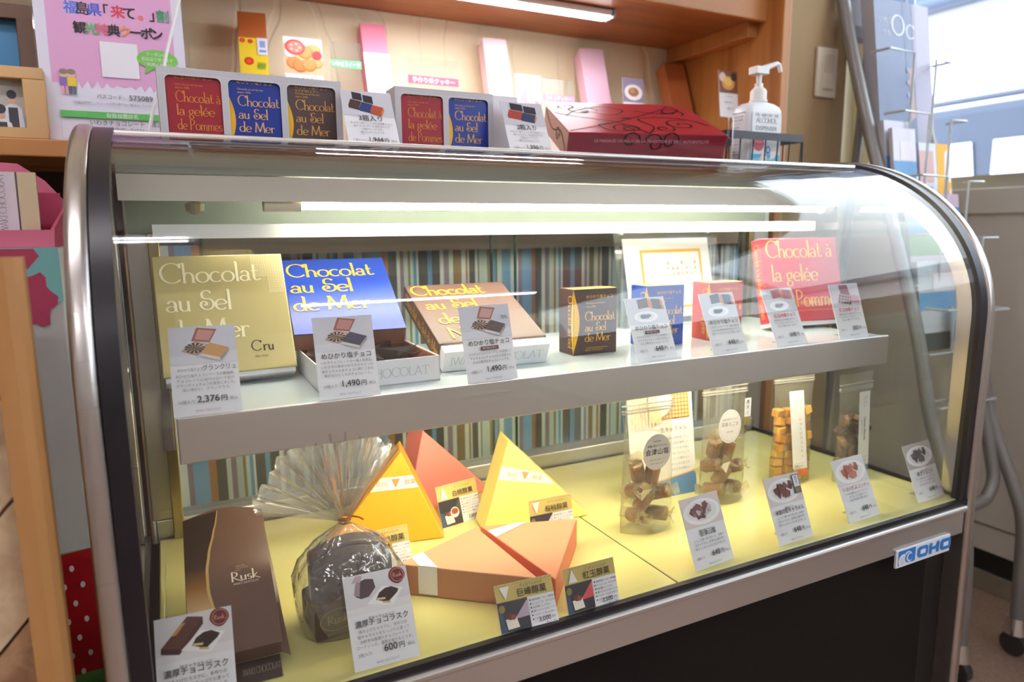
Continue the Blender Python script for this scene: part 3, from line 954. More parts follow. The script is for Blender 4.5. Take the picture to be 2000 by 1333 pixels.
G1 = 'price cards on the upper glass shelf'
price_card('price card reading 2,376 yen standing in front of the gold box', -.0006, .7370, ZSH, -1.5, 66, OB('#c98f83', '#c9995c'), 'グランクリュ', BODY['gc'], '10個入り', '2,376', sub='めひかり塩チョコ', W=.0630, H=.0920, group=G1)
price_card('price card reading 1,490 yen standing in front of the open blue box', .1405, .7395, ZSH, -2.7, 70.7, OB('#c58a80', '#4a4758'), 'めひかり塩チョコ', BODY['std'], '10個入り', '1,490', W=.0655, H=.0907, group=G1)
price_card('price card reading 1,490 yen with 70% photo in front of the brown box', .3095, .7300, ZSH, 5.7, 76, OB('#c99a93', '#5d4a46'), 'めひかり塩チョコ', BODY['bit'], '10個入り', '1,490', badge='BITTER ビター', W=.0688, H=.0923, group=G1, note='70%')
price_card('price card reading 648 yen leaning in front of the small blue pack', .5671, .7475, ZSH, 2.1, 67.7, PK('#5d4a48', '#54484c', '#5d6470'), 'めひかり塩チョコ', BODY['bit'], '4個入り', '648', badge='BITTER ビター', H=.0898, group=G1, note='70%')
price_card('price card reading 648 yen leaning in front of the small red pack', .6913, .7368, ZSH, 3.8, 67.8, PK('#3b4560', '#3a425c', '#40424e'), 'めひかり塩チョコ', BODY['std'][:3], '4個入り', '648', H=.0908, group=G1)
price_card('price card with red heading, left of two in front of the large red box', .8234, .7435, ZSH, 3.9, 66.4, PK('#b5656a', '#b06267', '#7d828a'), '紅玉林檎チョコ', BODY['app'], '4個入り', '648', PINKI, W=.0714, group=G1)
price_card('price card with chocolate grid photo at the right end of the upper shelf', .9665, .7463, ZSH, 1.7, 71.6, pic_grid, '紅玉林檎チョコ', BODY['app'], '1個入り', '383', PINKI, W=.0715, H=.0899, group=G1)
G2 = 'tall price cards along the bottom front'
price_card('rusk price card with dark box photo at the bottom left corner of the case', -.0342, .6293, ZFL, -3.9, 67.6, lambda p, x, y, w, h: pic_rusk(p, x, y, w, h), '濃厚チョコラスク', BODY['rusk'], '', '', top='塩キャラメル入り', W=.0650, H=.0906, group=G2)
price_card('rusk price card reading 600 yen in front of the tied clear bag', .1384, .6270, ZFL, -2.4, 58.5, lambda p, x, y, w, h: pic_rusk(p, x, y, w, h, True), '濃厚チョコラスク', BODY['rusk'], '2枚入り', '600', top='塩キャラメル入り', W=.0669, H=.0905, group=G2)
CR = ['#7d4a42', '#6a3f3a', '#93685f', '#b9b9be']
price_card('caramel price card reading 648 yen in front of the salt caramel bags', .5734, .6285, ZFL, 4.1, 67.1, PL(CR, '#dccfca'), '会津山塩', BODY['car'], '5個入り', '648', top='米飴の粒キャラメル', W=.0691, H=.0895, group=G2)
tc = price_card('caramel price card with dark blue label in front of the biscotti bag', .7217, .6300, ZFL, 1.7, 67.9, PL(['#6d3d36', '#7f4d44', '#5e342f'], '#d9d2cb'), '米飴の粒キャラメル', BODY['car'], '5個入り', '648', top='国産えごま', W=.0687, H=.0907, group=G2)
p = Pr(lift=.0022)
p.rect(.053, .062, .0130, .026, K('#2f3550')); p.rect(.0542, .063, .0106, .024, PAPER); p.rect(.0542, .063, .0106, .008, K('#8a7650'))
for i, ch in enumerate('黒天く'):
    p.text(ch, .0595, .0810 - i * .0055, .0058, K('#2f3550'), 'C')
p.build('blue_label', tc)
price_card('biscotti price card with red heading and tomato crackers photo', .8687, .6345, ZFL, 2.3, 65.6, PL(['#b5624f', '#c07a66', '#a24f40'], '#d8d8d8'), 'トマトビスコッティ', BODY['bis'], '1袋入り', '648', PINKI, W=.0722, H=.0920, group=G2)
price_card('price card with grey biscuit photo at the bottom right corner of the case', 1.0300, .6360, ZFL, 2.5, 68, PL(['#6d6164', '#7a6d6e', '#5a5053'], '#b9b2ae'), '焼きショコラ', BODY['bis'], '1袋入り', '648', top='Gâteau Blonde', W=.0720, H=.0896, group=G2)


def gold_card(label, x, y, yaw, tilt, W, H, kana, kanji, price, tri, photo, pts, dz=0):
    t = thing('gold_price_card', label, 'price card', (x, y, ZFL + dz), (R(tilt), 0, R(yaw)), 'gold headed price cards among the triangle boxes')
    MB().box((0, 0, -.0007), (W, H, 0), PAPER).build('card', t)
    p = Pr(); hh = H * .37
    p.rect(0, H - hh, W, hh, GOLDC)
    for i in range(14):
        p.rect(W * (.02 + .07 * i), H - hh * .12, W * .035, hh * .05, K('#b09c55'))
    a = [(W * .07, H - hh * .90), (W * .24, H - hh * .90), (W * .155, H - hh * .12)]
    if tri < 0:
        a = [(W * .07, H - hh * .16), (W * .24, H - hh * .16), (W * .155, H - hh * .90)]
    p.poly(a, K('#efeae4'))
    p.build('gold_header', t)
    p = Pr(); photo(p, 0, 0, W * .52, H - hh)
    p.build('photo', t)
    p = Pr(lift=.0016)
    p.text(kana, W * .62, H - hh * .32, .0034, K('#5a4a2a'), 'C', W * .5)
    p.text(kanji, W * .62, H - hh * .84, .0092, K('#2e261c'), 'C', W * .66, bold=.00012)
    yy = H - hh - .0048
    for l in pts:
        p.ell(W * .555, yy + .0010, .0009, .0009, INK, 10); p.text(l, W * .585, yy, .0026, INK, 'L', W * .40); yy -= .0040
    p.text(price, W * .86, H * .075, .0068, INK, 'R', W * .3, bold=.0001)
    p.text('円', W * .885, H * .08, .0045, INK, 'L'); p.text('1個入り（税込）', W * .97, H * .015, .0022, INK, 'R', W * .3)
    p.build('lettering', t)
    h = MB(); ct, st = math.cos(R(tilt)), math.sin(R(tilt))
    h.box((W * .1, 0, -.0028), (W * .9, H * .4, -.0012), ACRYL)
    h.obox((W * .36, .001 * ct, -.001 * st), (W * .28, 0, 0), (0, .020 * ct, -.020 * st), (0, .0012 * st, .0012 * ct), ACRYL)
    h.build('clear_stand', t)
    return t


def ph_dark(c, cup=False):
    def f(p, x, y, w, h):
        p.rect(x, y, w, h, K('#3c3a40'))
        q = lambda pts, cc: p.poly([(x + a * w, y + b_ * h) for a, b_ in pts], K(cc))
        q([(.0, .0), (.2, 0), (.12, .7), (0, .8)], '#3f5570')
        q([(.5, .38), (.97, .92), (1.0, .92), (1.0, .40)], c)
        q([(.24, .08), (.20, .42), (.56, .46), (.62, .10)], '#e9e2cf')
        p.ell(x + .38 * w, y + .50 * h, .13 * w, .12 * h, K('#6b3a2c')); p.ell(x + .46 * w, y + .46 * h, .09 * w, .09 * h, K('#8a5140'))
        p.ell(x + .13 * w, y + .78 * h, .10 * w, .13 * h, K('#8d8348'))
        if cup:
            q([(0, .55), (.0, 1), (.9, 1), (.7, .55)], '#2b2a2e')
            p.ell(x + .68 * w, y + .48 * h, .20 * w, .2 * h, K('#f0e6d8')); p.ell(x + .68 * w, y + .52 * h, .16 * w, .12 * h, K('#9c4a2c'))
    return f


PT = ['福島市飯坂「フルーツ果樹園」', 'ドームこごえ、ひたむきな', 'お砂糖にシングル。', '菓パティシエがじっくり', 'ベルギーと巨大な味わい', 'ワビした、豊潤。']
gold_card('gold headed card reading 3,000 yen leaning by the front glass, left of two', .2952, .6190, -3.7, 64.2, .0690, .0496, 'きょほうじゅんか', '巨峰醇菓', '3,000', -1, ph_dark('#b9a9bd'), PT)
gold_card('gold headed card reading 2,500 yen leaning by the front glass, right of two', .3792, .6185, -.3, 72.5, .0691, .0496, 'こうぎょくじゅんか', '紅玉醇菓', '2,500', 1, ph_dark('#d8565c'), PT)
gold_card('gold headed card with cup photo standing between the pink and pale yellow triangle boxes', .336, .900, 10, 72, .0700, .0600, 'はくとうじゅんか', '白桃醇菓', '3,000', 1, ph_dark('#5a4a40', True), PT)
gold_card('gold headed card in front of the pale yellow triangle box, behind the salmon boxes', .4290, .7960, -1.9, 76.6, .0678, .0580, 'おうとうじゅんか', '桜桃醇菓', '3,000', -1, ph_dark('#d9d2c8'), PT)
gold_card('gold headed card half hidden behind the tied clear bag, before the orange box', .1960, .8050, .9, 67, .0640, .0560, 'きももじゅんか', '黄桃醇菓', '3,000', 1, ph_dark('#e8b04a'), PT)

# ------------------------------------------------------------------ boxes on the upper shelf
GOLD = M('gold_card', '#c4b67c', .36, .45)
GOLDL = M('gold_pale_print', '#f6efc8', .35, .2)
BLUE = M('blue_card', '#1f3fa0', .28)
BROWN = M('brown_card', '#5f4339', .42)
DBROWN = M('dark_brown_card', '#4e3a3a', .4)
RED = M('red_card', '#b8323f', .35)
YEL = M('yellow_orange_print', '#f3b81c', .4)
YGOLD = M('gold_ink', '#eab04a', .45)
ORNG = M('orange_tab', '#e59a4a', .5)
KRAFT = M('brown_inner_card', '#9a6a4f', .6)


def lace(p, x, y, w, h, n, m_, mt):
    """fine stamped lace of little rings"""
    for i in range(n):
        for j in range(m_):
            cx, cy = x + w * (i + .5) / n, y + h * (j + .5 + .25 * (i % 2)) / m_
            r_ = min(w / n, h / m_) * .40
            o = arc(cx, cy, r_, r_, 0, 360, 8); q = arc(cx, cy, r_ * .68, r_ * .68, 0, 360, 8)
            p.mb.strip([p.P(*a) for a in o], [p.P(*a) for a in q], mt)


def flat_box(label, x, y, z, yaw, tilt, w, d, h, lidmt, lines, inkmt, lh, base_h, extra=None, prop=True, cap=.026, sidetext=None, wt=.10):
    t = thing('chocolate_box', label, 'chocolate box', (x, y, z), (R(tilt), 0, R(yaw)), 'flat chocolate boxes on the upper shelf')
    MB().box((.002, .0005, 0), (w - .002, d - .002, h - .002), CARD).build('tray', t, bevel=.001)
    MB().box((0, base_h, h * .08), (w, d, h), lidmt).build('lid', t, bevel=.0012)
    p = Pr((0, 0, h))
    for s_, bx, by, mw in lines:
        p.disp(s_, bx * w, by * d, cap, inkmt, 'L', wt, .045, mw * w)
    if extra:
        extra(p, w, d)
    p.build('lettering', t)
    f = Pr((0, .0005, 0), (1, 0, 0), (0, 0, 1))
    f.disp('IWAKI CHOCOLAT', w / 2, h * .30, h * .40, K('#b9bcc0'), 'C', .09, .04, w * .86)
    f.build('front_lettering', t)
    if sidetext:
        q = Pr((0, d, h * .10), (0, -1, 0), (0, 0, 1))
        q.disp(sidetext, d * .06, h * .24, h * .50, inkmt, 'L', .09, .05, d * .84)
        q.build('side_lettering', t)
    if prop and tilt > 5:
        # brown folded prop under the raised back
        b_ = MB()
        dd = d * .72
        hh = dd * math.sin(R(tilt)); st, ct = math.sin(R(tilt)), math.cos(R(tilt))
        # local coordinates of points on the shelf below the box back
        loc = lambda Y, Zw: (Y * ct + Zw * st, -Y * st + Zw * ct)
        base0 = dd * ct
        pts = [loc(base0 - .02, 0), loc(base0 + .02, 0), loc(base0, hh - .002)]
        b_.prism([(w * .25, *pts[0]), (w * .25, *pts[1]), (w * .25, *pts[2])], (w * .5, 0, 0), KRAFT)
        b_.build('folded_prop', t)
    return t


def gx(p, w, d):
    p.k += 1
    lace(p, w * .74, d * .80, w * .24, d * .19, 12, 10, GOLDL); lace(p, w * .86, d * .66, w * .12, d * .14, 6, 7, GOLDL)
    lace(p, w * .03, d * .10, w * .10, d * .5, 5, 24, M('gold_lace_dim', '#cdb96c', .35, .5))
    p.disp('C', w * .66, d * .19, .013, K('#2b2416'), 'L', .11, .07); p.disp('ru', w * .75, d * .19, .013, K('#2b2416'), 'L', .13, .09)
    p.text('de mer', w * .68, d * .135, .0055, K('#7b6a35'))


flat_box('gold chocolate box with pale lettering, leaning at the left end of the upper shelf', -.0083, .8796, ZSH, 1.5, 63.7, .1473, .1566, .026, GOLD, [('Chocolat', .045, .775, .80), ('au Sel', .07, .545, .62), ('de Mer', .08, .315, .72)], GOLDL, .02, .006, gx, cap=.0255, wt=.115)


def bx2(p, w, d):
    p.k += 1
    lace(p, .03 * w, .03 * d, w * .94, d * .11, 40, 5, M('brown_lace', '#6b4c42', .4))


flat_box('brown chocolate box with yellow lettering and white front, propped in mid shelf', .3068, .8119, ZSH, -1.5, 23.5, .1536, .1788, .0319, BROWN, [('Chocolat', .03, .82, .72), ('au Sel', .08, .59, .56), ('de Mer', .12, .37, .62), ('Noir', .14, .16, .42)], YEL, .02, .018, bx2, cap=.0275, sidetext='Chocolat au Sel de Mer', wt=.12)


def rx(p, w, d):
    p.text('紅玉林檎チョコ', w * .60, d * .24, .0085, YGOLD, 'C')
    p.rect(w * .36, d * .17, w * .48, .0006, YGOLD)


flat_box('large red chocolate box with orange lettering, leaning at the right of the upper shelf', .9386, .8879, ZSH, -8.4, 75.9, .1661, .1578, .026, RED, [('Chocolat à', .06, .78, .86), ('la gelée', .10, .51, .60), ('de Pommes', .16, .22, .80)], YGOLD, .02, .008, rx, cap=.030, sidetext='Chocolat à la gelée de Pommes', wt=.11)

# open blue box: tray with wrapped chocolates, lid leaning behind
t = thing('open_chocolate_box', 'open white box of dark chocolates with its blue lid raised behind', 'chocolate box', (.1467, .7738, ZSH), (0, 0, R(-.5)), 'flat chocolate boxes on the upper shelf')
w, d, h = .1440, .1411, .0305
b_ = MB()
b_.box((0, 0, 0), (w, d, .0015), CARD); b_.box((0, 0, 0), (w, .0015, h), CARD); b_.box((0, d - .0015, 0), (w, d, h), CARD)
b_.box((0, 0, 0), (.0015, d, h), CARD); b_.box((w - .0015, 0, 0), (w, d, h), CARD)
b_.build('tray', t)
b_ = MB()
b_.box((.0016, .0016, .0016), (w - .0016, d - .0016, .004), KRAFT); b_.box((.0016, .0016, .004), (.0026, d - .0016, h - .001), KRAFT)
b_.box((w - .0026, .0016, .004), (w - .0016, d - .0016, h - .001), KRAFT); b_.box((.0026, d - .0026, .004), (w - .0026, d - .0016, h - .001), KRAFT)
b_.box((.0026, .0016, .004), (w - .0026, .0026, h - .001), KRAFT)
b_.build('lining', t)
f = Pr((0, 0, 0), (1, 0, 0), (0, 0, 1))
f.disp('IWAKI CHOCOLAT', w / 2, h * .32, h * .36, K('#b4b9bd'), 'C', .09, .04, w * .86)
f.build('front_lettering', t)
L_ = Matrix.Translation((-.006, .123, .030)) @ Euler((R(33), 0, R(-3.5))).to_matrix().to_4x4()
lw, ld, lh = .1420, .160, .027
b_ = MB()
b_.box((0, 0, lh - .0015), (lw, ld, lh), BLUE); b_.box((0, 0, 0), (lw, .0015, lh - .0015), KRAFT); b_.box((0, ld - .0015, 0), (lw, ld, lh - .0015), BLUE)
b_.box((0, .0015, 0), (.0015, ld - .0015, lh - .0015), BLUE); b_.box((lw - .0015, .0015, 0), (lw, ld - .0015, lh - .0015), BLUE)
lid = b_.build('lid', t)
lid.matrix_local = L_; WM[lid.name] = WM[t.name] @ L_
p = Pr((0, 0, lh))
for s_, bx, by, mw in (('Chocolat', .03, .745, .84), ('au Sel', .04, .525, .62), ('de Mer', .04, .285, .72)):
    p.disp(s_, bx * lw, by * ld, .0295, YEL, 'L', .115, .05, mw * lw)
p.build('lid_lettering', lid)
CH = M('foil_wrapped_chocolate', '#2e211e', .22)
for k in range(10):
    a = R(k * 36 + 12)
    cx, cy = w / 2 + .040 * math.cos(a), d / 2 + .040 * math.sin(a)
    c = thing('wrapped_chocolate', 'dark wrapped chocolate lying in the open white box', 'chocolate', (.1467 + cx, .7738 + cy, ZSH + .0205), (R(-14), 0, a), 'wrapped chocolates in the open box')
    hh = .010 + .003 * (k % 3)
    m1 = MB()
    m1.prism([(-.022, -.010, 0), (.018, -.010, 0), (.018, .010, 0), (-.022, .010, 0)], (.002, 0, hh), CH)
    m1.prism([(.018, -.004, hh * .4), (.030, -.011, hh * .9), (.030, .011, hh * .9), (.018, .004, hh * .4)], (0, 0, .001), CH)
    m1.build('wrapper', c, bevel=.002)


def small_pack(label, x, y, yaw, w, d, h, mt, inkmt, lines, jp, side, red=False, z=None, rot=0):
    t = thing('small_chocolate_pack', label, 'chocolate box', (x, y, ZSH if z is None else z), (0, 0, R(yaw)), 'small chocolate packs on the upper shelf')
    MB().box((0, 0, 0), (w, d, h), mt).build('carton', t, bevel=.0008)
    p = Pr((0, 0, h)); p.rect(.001, .001, w - .002, d * .55, YEL)
    p.build('yellow_top', t)
    # yellow leaf shaped gap along the front left edge
    p = Pr((0, 0, 0), (1, 0, 0), (0, 0, 1))
    n = 16
    p.poly([(0, 0)] + [(w * .135 * math.sin(math.pi * min(1, max(0, (i / n) * .98))) ** 1.2 * (1 if i < n * .5 else 1), h * (.02 + .94 * i / n)) for i in range(1, n)] + [(0, h)], YEL)
    for i, (s_, yy) in enumerate(lines):
        p.disp(s_, w * .26, h * yy, h * .135, inkmt, 'L', .12, .05, w * .70)
    p.text(jp, w * .28, h * .86, h * .06, inkmt, 'L', w * .66); p.text('Chocolat au sel de mer', w * .28, h * .775, h * .035, inkmt, 'L'); p.text('depuis 2006', w * .28, h * .725, h * .035, inkmt, 'L')
    p.rect(w * .28, h * .10, w * .5, h * .006, inkmt); p.disp('IWAKI CHOCOLAT', w * .26, h * .055, h * .03, inkmt, 'L', .1, .06)
    p.build('front_lettering', t)
    q = Pr((0, d, 0), (0, -1, 0), (0, 0, 1))
    q.poly([(d, h)] + [(d - d * .14 * math.sin(math.pi * i / n), h * (1 - i / n)) for i in range(1, n)] + [(d, 0)], YEL)
    q.disp(side, d * .66, h * .90, d * .30, inkmt, 'L', .1, .05, h * .8, rot=R(-90))
    q.build('side_lettering', t)
    return t


CSM = [('Chocolat', .52), ('au Sel', .36), ('de Mer', .20)]
CGP = [('Chocolat à', .52), ('la gelée', .36), ('de Pommes', .20)]
small_pack('small dark brown pack with yellow leaf edge, left of the certificate', .5153, .8307, -1.2, .0732, .0414, .0946, DBROWN, YGOLD, CSM, 'めひかり塩チョコ', 'Chocolat au Sel')
small_pack('small blue pack with yellow top in front of the framed certificate', .6483, .8378, -1.0, .0717, .0393, .0931, M('blue_pack', '#21429c', .3), YGOLD, CSM, 'めひかり塩チョコ', 'Chocolat au Sel')
small_pack('small red pack with yellow top, right of the framed certificate', .7728, .8395, -4.3, .0672, .0417, .0926, M('red_pack', '#b53a34', .35), YGOLD, CGP, '紅玉林檎チョコ', 'Chocolat à la gelée')

# framed certificate in an acrylic stand
ce = thing('certificate_stand', 'white certificate with a gold border in a clear acrylic stand at the shelf back', 'certificate', (.752, 1.010, ZSH), (R(79), 0, R(8)))
MB().box((-.018, .0, -.004), (.262, .185, -.0015), ACRYL).build('acrylic_sheet', ce)
MB().box((0, .012, -.0014), (.232, .163, -.0004), PAPER).build('paper', ce)
p = Pr((0, 0, -.0003))
GB = K('#e2a83e')
for a in ((.040, .028, .166, .006), (.040, .136, .166, .006), (.040, .034, .006, .102), (.200, .034, .006, .102)):
    p.rect(*a, GB)
p.rect(.046, .034, .154, .102, K('#f6f3e6'))
p.build('gold_border', ce)
p = Pr((0, 0, .0006))
for i in range(11):
    s_ = ['表彰状', 'いわき市', '名物甲斐', '第六回', '厳選手土産', '審査の結果', '優秀な成績', 'を収められ', 'ここに表彰', '令和四年', '商工会'][i]
    for j, ch in enumerate(s_):
        p.text(ch, .186 - i * .0128, .112 - j * .0105 - (.01 if i % 3 else 0), .0082, K('#c88a8a') if i == 7 else INKL, 'C')
p.build('lettering', ce)
m1 = MB()
for x_, y_ in ((.0, .176), (.236, .176)):
    m1.tube([(x_, y_, -.006), (x_, y_, .001)], .005, M('acrylic_bolt', '#d9d4cc', .3), 14)
m1.build('bolt', ce)
m1 = MB()
ct, st = math.cos(R(79)), math.sin(R(79))
m1.obox((-.018, 0, -.004), (.28, 0, 0), (0, .026 * ct, -.026 * st), (0, .002 * st, .002 * ct), ACRYL)
m1.build('stand_foot', ce)

# ------------------------------------------------------------------ bottom of the case
# long rusk box lying propped
DBR = M('rusk_box_brown', '#5d4338', .36)
rb = thing('rusk_box', 'long brown rusk box with a gold swoosh, lying propped in the left corner', 'rusk box', (-.0074, .6560, ZFL + .002), (R(28.4), 0, R(-2)))
w, d, h = .0840, .2060, .048
MB().prism([(.002, 0, -.0005), (w - .002, 0, -.0005), (w - .002, .024, -.0005), (.002, .024, -.0005)], (0, 0, -.0014), M('rusk_tray', '#2c1f1c', .4)).build('tray', rb, bevel=.001)
b_ = MB()
arcp = [(w * t_ / 10, .195 + .011 * math.sin(math.pi * t_ / 10)) for t_ in range(11)]
b_.prism([(0, .024, 0), (w, .024, 0)] + [(x_, y_, 0) for x_, y_ in reversed(arcp)], (0, 0, .020), DBR)
b_.prism([(w, .024, .0), (w + .008, .020, -.002), (w + .001, d * .92, .0)], (0, 0, .001), DBR)
b_.build('lid', rb, bevel=.001)
p = Pr((0, 0, .020))
mt_sw, nt, b = nodes('gold_swoosh')
sx = N(nt, 'ShaderNodeSeparateXYZ'); nt.links.new(coords(nt, (1, 1, 1)), sx.inputs[0])
mr = N(nt, 'ShaderNodeMapRange'); mr.inputs[1].default_value = .026; mr.inputs[2].default_value = .200
nt.links.new(sx.outputs[1], mr.inputs[0])
nt.links.new(ramp(nt, mr.outputs[0], [(0, '#8d6a38'), (.16, '#e0cda8'), (.26, '#c8a878'), (.44, '#8a5f2a'), (.58, '#3a2720'), (1, '#2f211e')]), b.inputs['Base Color'])
b.inputs['Metallic'].default_value = .25; b.inputs['Roughness'].default_value = .34
n = 28
left = []; rgt = []; rg2 = []
xs_ = [(0, .42), (.12, .36), (.25, .29), (.42, .235), (.55, .235), (.68, .275), (.82, .345), (.92, .395), (1, .42)]
for i in range(n + 1):
    v_ = i / n; yy = .026 + v_ * .1765
    k = max(j for j in range(len(xs_) - 1) if xs_[j][0] <= v_)
    t_ = (v_ - xs_[k][0]) / (xs_[k + 1][0] - xs_[k][0]); t_ = t_ * t_ * (3 - 2 * t_) * .5 + t_ * .5
    xr = w * (xs_[k][1] + (xs_[k + 1][1] - xs_[k][1]) * t_)
    left.append((0.0006, min(yy, .1955))); rgt.append((xr, yy)); rg2.append((xr + w * (.012 + .022 * math.sin(math.pi * v_)), yy))
p.k += 1
p.mb.strip([p.P(*a) for a in rgt], [p.P(*a) for a in left], mt_sw)
p.k += 1
p.mb.strip([p.P(*a) for a in rg2], [p.P(*a) for a in rgt], M('gold_line', '#c9a86a', .3, .5))
p.build('gold_swoosh', rb)
p = Pr((0, 0, .020), lift=.0008)
PALE = K('#e8d9c4')
p.disp('Rusk', w * .52, d * .50, .0120, PALE, 'L', .13, .05, w * .36); p.disp('IWAKI CHOCOLAT', w * .54, d * .478, .0024, PALE, 'L', .12, .07, w * .30)
for i, s_ in enumerate(('CARAMEL', 'CHOCOLAT', 'RUSK')):
    p.text(s_, w * .58, d * (.585 - i * .013), .0023, K('#b9a08c'))
p.build('lettering', rb)
p = Pr((0, 0, -.0005)); p.disp('IWAKI CHOCOLAT', w * .55, .009, .007, K('#9d8878'), 'L', .1, .05, w * .42)
p.build('front_lettering', rb)
MB().prism([(.01, .154, -.0005), (w - .01, .154, -.0005), (w - .01, .180, -.0005), (.01, .180, -.0005)], (0, -.034, -.0640), M('box_prop', '#8f8a52', .6)).build('folded_prop', rb)

# clear yellow film wedge left of the box is the plate turned up: small folded sheet
ys = thing('folded_card', 'pale yellow folded card standing left of the rusk box', 'card', (-.026, .75, ZFL), (0, 0, 0))
MB().prism([A(-.031, .66, -.4295), A(-.012, .66, -.4295), A(-.012, .80, -.4295), A(-.031, .80, -.4295)], (-.0, .0, .001), YELLOWPL).build('base_flap', ys, True)
MB().prism([A(-.030, .67, -.4284), A(-.030, .80, -.4284), A(-.022, .80, -.355), A(-.026, .70, -.375)], (.001, 0, 0), YELLOWPL).build('upright_flap', ys, True)

# tied clear bag with two rusk cartons
bg = thing('rusk_bag', 'clear gathered bag of dark chocolate rusks tied with gold twist, front left', 'bag', (.160, .735, ZFL))
DCH = M('rusk_carton', '#4a3732', .45)
DSK = M('rusk_chocolate', '#3b2b28', .35)
c1 = MB()
car_o = Vector((-.050, -.046, .004))
c1.prism([car_o + Vector((.004, 0, 0)), car_o + Vector((.092, .006, 0)), car_o + Vector((.092, .006, .030)), car_o + Vector((.070, .004, .042)), car_o + Vector((.035, .002, .044)), car_o + Vector((.004, 0, .034))], (-.004, .058, 0), DCH)
c1.build('carton', bg, bevel=.002)
rk = MB()
for k in range(2):
    o = Vector((-.046 + .004 * k, -.030 + .026 * k, .038 + .004 * k))
    pts = [o + Vector((.090 * t_ / 8, .004 * t_ / 8, .034 + .012 * math.sin(math.pi * t_ / 8))) for t_ in range(9)]
    rk.prism([o, ] + [q for q in pts] + [o + Vector((.092, .006, 0))], (0, .018, .004), DSK)
rk.build('rusks', bg, bevel=.003)
p = Pr(car_o, Vector((.088, .006, 0)).normalized(), (0, 0, 1), .0006)
for k in range(28):
    a0, a1 = R(k * 360 / 28), R((k + 1) * 360 / 28)
    p.mb.add([p.P(.028 + .020 * math.cos(a), .020 + .0125 * math.sin(a)) for a in (a0, a1)] + [p.P(.028 + .0188 * math.cos(a), .020 + .0115 * math.sin(a)) for a in (a1, a0)], [(0, 1, 2, 3)], K('#a8927e'))
p.disp('Rusk', .028, .016, .0100, K('#b9a38d'), 'C', .13, .06, .030); p.disp('IWAKI CHOCOLAT', .016, .004, .0022, K('#a8927e'), 'L', .12, .07)
p.build('carton_lettering', bg)
# film: pinched balloon + ruffled fan
fm = MB(); rings = []
seg = 56
prof_b = [(.0, .96, .0), (.004, 1.0, .0), (.020, 1.06, 0), (.040, 1.10, .0), (.060, 1.06, .003), (.078, .90, .006), (.092, .62, .009), (.102, .34, .010), (.109, .13, .011), (.112, .075, .011)]
for z_, s_, dy in prof_b:
    ring = []
    for k in range(seg):
        a = 2 * math.pi * k / seg
        cs, sn = math.cos(a), math.sin(a)
        rx_ = .054 * s_ * (abs(cs) ** .7) * (1 if cs > 0 else -1)
        ry_ = .036 * s_ * (abs(sn) ** .7) * (1 if sn > 0 else -1)
        cr_ = 1 + (.05 * math.sin(9 * a + z_ * 80) + .03 * math.sin(17 * a)) * min(1, z_ * 14)
        ring.append((rx_ * cr_ - .002, ry_ * cr_ - .012 + dy, z_ + .0008))
    rings.append(ring)
for i in range(len(rings) - 1):
    fm.strip(rings[i] , rings[i + 1], FILM, closed=True)
fm.build('clear_film', bg, smooth=True, angle=180)
fan = MB()
nf = 112
for lay in range(2):
    A_ = []; B_ = []; C_ = []
    for k in range(nf + 1):
        u_ = k / nf
        an = R(164 - 116 * u_ + lay * 3)
        ph_ = (u_ * (13 - lay * 2) + lay * .4) % 1
        tri = abs(ph_ * 2 - 1) * 2 - 1
        L2 = (.099 + .008 * math.sin(u_ * 3.1) + .003 * math.sin(u_ * 23)) * (1 - .05 * lay)
        yo = lay * .016
        A_.append((.004 * math.cos(an), tri * .0012 + yo * .05, .1125))
        B_.append((.5 * L2 * math.cos(an), tri * .0055 + yo * .6, .1125 + .5 * L2 * math.sin(an)))
        C_.append((L2 * math.cos(an), tri * .010 + yo, .1125 + L2 * math.sin(an) * .96))
    fan.strip(A_, B_, FILM3); fan.strip(B_, C_, FILM3)
fan.build('gathered_top', bg, smooth=True, angle=25)
tw = MB().tube([(.006 * math.cos(k * .6), .006 * math.sin(k * .6), .1085 + .0004 * k) for k in range(22)] + [(.014, -.008, .117), (.018, -.010, .114)], .0012, M('gold_twist_tie', '#b5782c', .3, .7), 6)
tw.build('twist_tie', bg, smooth=True)

# triangle boxes
TRS = (.137, .167, .167)


